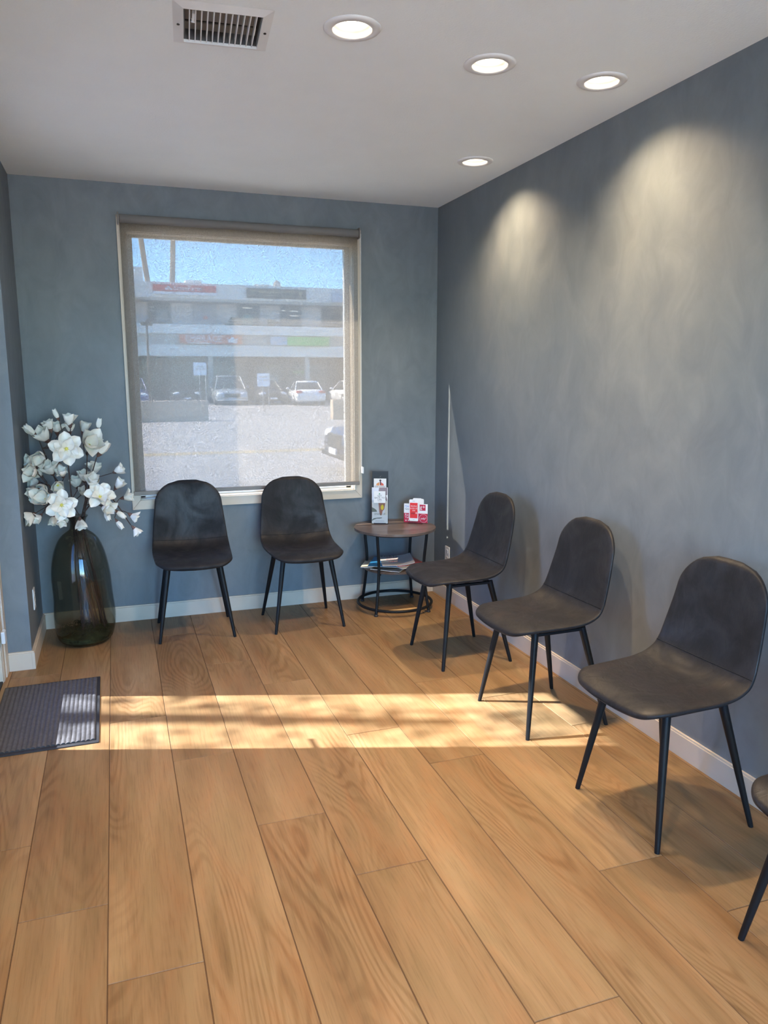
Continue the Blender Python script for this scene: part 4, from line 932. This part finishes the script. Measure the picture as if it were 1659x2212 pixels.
M_tyre = mat('tyre_rubber', (.02, .02, .02), .8); M_carglass = mat('car_glass', (.03, .035, .04), .12); M_chrome = mat('car_chrome', (.6, .6, .6), .25, .9); M_lamp = mat('car_lamp', (.85, .86, .88), .2); M_tail = mat('car_tail_lamp', (.45, .03, .02), .3)
def car(label, loc, rz, paint, Lc=4.6, Wc=1.84, Hc=1.45, suv=False):
    """front of the car toward local -y"""
    t = thing('car', label, 'car', loc, rz, 'parked cars across the street')
    hw = Wc/2; hl = Lc/2; belt = .96 if suv else .86
    def loft(rows, nm, m, capm=None):
        b = MB(); b.smooth = True; K = len(rows[0]); vs = [v for rw in rows for v in rw]
        fs = [(i*K+k, i*K+(k+1) % K, (i+1)*K+(k+1) % K, (i+1)*K+k) for i in range(len(rows)-1) for k in range(K)]
        fs += [tuple(range(K)), tuple(range((len(rows)-1)*K, len(rows)*K))]
        b.add(vs, fs); o = b.build(nm, m, t); return o
    rows = []
    for y, w, zb, zt in ((-hl, .78, .36, .62), (-hl+.10, .92, .26, .74), (-hl+.5, .98, .22, belt-.10), (-hl+1.2, 1, .22, belt-.02), (0, 1, .22, belt), (hl-1.0, 1, .22, belt+.02), (hl-.3, .97, .24, belt+(.02 if suv else .04)), (hl-.06, .92, .28, belt-.06), (hl, .80, .40, .66)):
        W_ = hw*w; rows.append([(-W_*.94, y, zb), (-W_, y, zb+.14), (-W_, y, zt-.14), (-W_*.93, y, zt-.02), (-W_*.5, y, zt+.03), (0, y, zt+.04), (W_*.5, y, zt+.03), (W_*.93, y, zt-.02), (W_, y, zt-.14), (W_, y, zb+.14), (W_*.94, y, zb), (0, y, zb-.02)])
    loft(rows, 'body', paint)
    r0, r1 = (-hl+1.05, hl-.22) if suv else (-hl+1.25, hl-.95)
    t0, t1 = (r0+.72, r1-.25) if suv else (r0+.85, r1-.62)
    def ring(y, w, z0, z1, wt): return [(-hw*w, y, z0), (-hw*wt, y, z1), (0, y, z1+.02), (hw*wt, y, z1), (hw*w, y, z0)]
    loft([ring(r0, .86, belt-.06, belt-.04, .8), ring(r0+.02, .90, belt-.06, belt, .86), ring(t0, .92, belt-.03, Hc-.05, .68), ring((t0+t1)/2, .93, belt-.03, Hc-.03, .70), ring(t1, .92, belt-.03, Hc-.06, .68), ring(r1, .84, belt-.06, belt, .8)], 'cabin_glass', M_carglass)
    loft([ring(t0-.03, .69, Hc-.09, Hc-.045, .64), ring((t0+t1)/2, .72, Hc-.08, Hc, .66), ring(t1+.03, .69, Hc-.1, Hc-.05, .64)], 'roof', paint)
    b = MB()
    for sx in (-1, 1):
        b.tube([(sx*hw*.90, r0, belt-.02), (sx*hw*.69, t0, Hc-.05)], .035, 6); b.tube([(sx*hw*.86, r1, belt-.02), (sx*hw*.69, t1, Hc-.06)], .04, 6)
    b.build('pillars', paint, t)
    for sx in (-1, 1):
        for yy in (-hl+.85, hl-.85):
            w = MB().lathe([(.0001, 0), (.2, 0), (.31, .01), (.33, .05), (.33, .17), (.31, .21), (.2, .21), (.0001, .21)], 24, Matrix.Translation((sx*(hw-.21) if sx > 0 else -hw, yy, .33)) @ Matrix.Rotation(PI/2, 4, 'Y')).build('wheel', M_tyre, t)
            MB().lathe([(.0001, 0), (.19, 0), (.20, .02), (.0001, .02)], 16, Matrix.Translation((sx*(hw+.004) if sx > 0 else -hw-.024, yy, .33)) @ Matrix.Rotation(PI/2, 4, 'Y')).build('rim', M_chrome, w)
        MB().sphere((sx*hw*.66, -hl+.10, .66), .23, .10, .10).build('headlight', M_lamp, t)
        MB().sphere((sx*hw*.72, hl-.06, .78), .22, .08, .09).build('tail_light', M_tail, t)
        MB().sphere((sx*(hw+.09), r0+.35, belt+.08), .11, .07, .08).build('side_mirror', paint, t)
    MB().box((-hw*.48, -hl-.02, .44), (hw*.48, -hl+.2, .68)).build('grille', M_tyre, t, bevel=.03)
    MB().box((-hw*.9, -hl-.03, .27), (hw*.9, -hl+.25, .36)).build('bumper', M_chrome if suv else M_tyre, t, bevel=.03)
    MB().box((-.26, hl-.01, .55), (.26, hl+.02, .68)).build('number_plate', M_swh, t); MB().box((-.22, -hl-.05, .34), (.22, -hl-.02, .44)).build('number_plate', M_swh, t)
P_sil = mat('paint_silver', (.42, .44, .46), .3, .3, coat=.5); P_dk = mat('paint_charcoal', (.045, .045, .05), .3, coat=.5); P_wh = mat('paint_white', (.85, .85, .86), .3, coat=.5); P_bl = mat('paint_blue', (.08, .13, .35), .3, coat=.5); P_nv = mat('paint_navy', (.03, .04, .08), .3, coat=.5)
car('silver SUV facing the window, parked in the middle of the row across the street', (4.50, 42.8, GZ), math.radians(-2), P_sil, 4.8, 1.95, 1.72, True)
car('charcoal sedan facing the window, parked between the silver SUV and the white sedan', (6.72, 42.7, GZ), math.radians(3), P_dk, 4.6, 1.84, 1.42)
car('white sedan seen from behind, parked on the right across the street', (8.86, 40.7, GZ), math.radians(180-6), P_wh, 4.6, 1.84, 1.40)
car('dark car half hidden behind the long tan wall', (1.95, 44.5, GZ), math.radians(2), P_dk, 4.5, 1.8, 1.42)
car('blue car cut off at the left edge of the window view', (-1.15, 42.5, GZ), math.radians(0), P_bl, 4.6, 1.84, 1.6, True)
car('white car barely visible behind the short tan wall at the right edge', (11.9, 41.5, GZ), math.radians(180), P_wh, 4.6, 1.84, 1.42)
car('dark navy car close to the building, cut off at the lower right window corner', (3.72, 7.85, GZ), math.radians(-90), P_nv, 4.5, 1.8, 1.42)

def post(x, y, h, label, name, cat):
    t = thing(name, label, cat, (x, y, GZ)); return t
t = post(-.60, 30, 4.2, 'slim brown parking lot lamp post with box head, left in the window view', 'street_lamp', 'street lamp')
M_bronze = mat('bronze_paint', (.12, .075, .05), .6)
MB().tube([(0, 0, 0), (0, 0, 3.85)], .05, 10).build('pole', M_bronze, t); MB().box((-.24, -.2, 3.80), (.24, .2, 3.98)).build('lamp_head', M_bronze, t, bevel=.03)
M_signface = mat('street_sign_face', (.66, .76, .88), .5)
for (x, y, w_, z0, z1, lb) in ((1.545, 30, .56, 1.56, 2.12, 'square pale blue sign on two posts above the long tan wall'), (5.44, 36, .66, .99, 1.68, 'pale blue notice sign behind, between the silver SUV and the charcoal sedan')):
    t = thing('street_sign', lb, 'sign', (x, y, GZ), 0, 'parking lot signs')
    MB().box((-w_/2, -.03, z0+.15), (w_/2, 0, z1+.15)).build('sign_face', M_signface, t)
    for dx in (-w_*.05, w_*.42): MB().tube([(dx, .03, 0), (dx, .03, z1+.1)], .022, 8).build('post', M_wframe, t)
    MB().box((-w_*.35, -.034, z1-.05), (w_*.35, -.03, z1)).box((-w_*.35, -.034, (z0+z1)/2+.12), (w_*.35, -.03, (z0+z1)/2+.16)).build('faint_text_lines', M_wframe, t)
# shrubs on the plaza balcony
for x, hgt, lb in ((5.45, .62, 'rounded potted shrub on the plaza balcony, left of the bright window'), (8.1, .5, 'boxy potted shrub on the plaza balcony, right of the bright window')):
    t = thing('potted_shrub', lb, 'plant', (x, 46.9, 4.3), 0, 'potted shrubs on the balcony'); b = MB(); rs = random.Random(int(x*10))
    for k in range(26): b.sphere((rs.gauss(0, .13), rs.gauss(0, .08), .35+rs.random()*hgt), .12, seg=7, rings=5)
    b.build('foliage', mat('shrub_green', (.07, .09, .05), .9), t); MB().lathe([(.0001, .0), (.2, 0), (.25, .32), (.0001, .32)], 16).build('pot', M_dk, t)

# unseen tree added outside the entrance door so its leaves break up the sun
tt = thing('dapple_tree', 'leafy tree added out of view outside the entrance door to dapple the sunlight', 'tree', (-7.6, .3, GZ))
b = MB(); b.tube(spline([(0, 0, 0), (.05, .02, 1.6), (-.05, 0, 3.0), (.05, .05, 4.4), (0, 0, 5.6)], 5), [.13-.1*k/21 for k in range(21)], 10).build('trunk', M_stem, tt)
b = MB(); rt = random.Random(21)
for cl in range(80):
    a = rt.uniform(0, 2*PI); e = rt.uniform(-1, 1); q = Vector((math.cos(a)*math.sqrt(1-e*e), math.sin(a)*math.sqrt(1-e*e), e))*rt.uniform(.4, 1.0)
    c = Vector((q.x*1.2, q.y*1.2, 5.05+q.z*1.25))
    for k in range(11):
        p = c+Vector((rt.gauss(0, .13), rt.gauss(0, .13), rt.gauss(0, .10))); s_ = rt.uniform(.05, .08)
        R = Matrix.Rotation(rt.uniform(0, 6.28), 4, 'Z') @ Matrix.Rotation(rt.uniform(-1, 1), 4, 'X')
        b.add([(-s_*.3, 0, 0), (0, -s_, 0.004), (s_*.3, 0, 0), (0, s_, .004)], [(0, 1, 2, 3)], Matrix.Translation(p) @ R)
o = b.build('foliage', mat('leaf_green', (.08, .14, .04), .7), tt); o['kind'] = 'stuff'
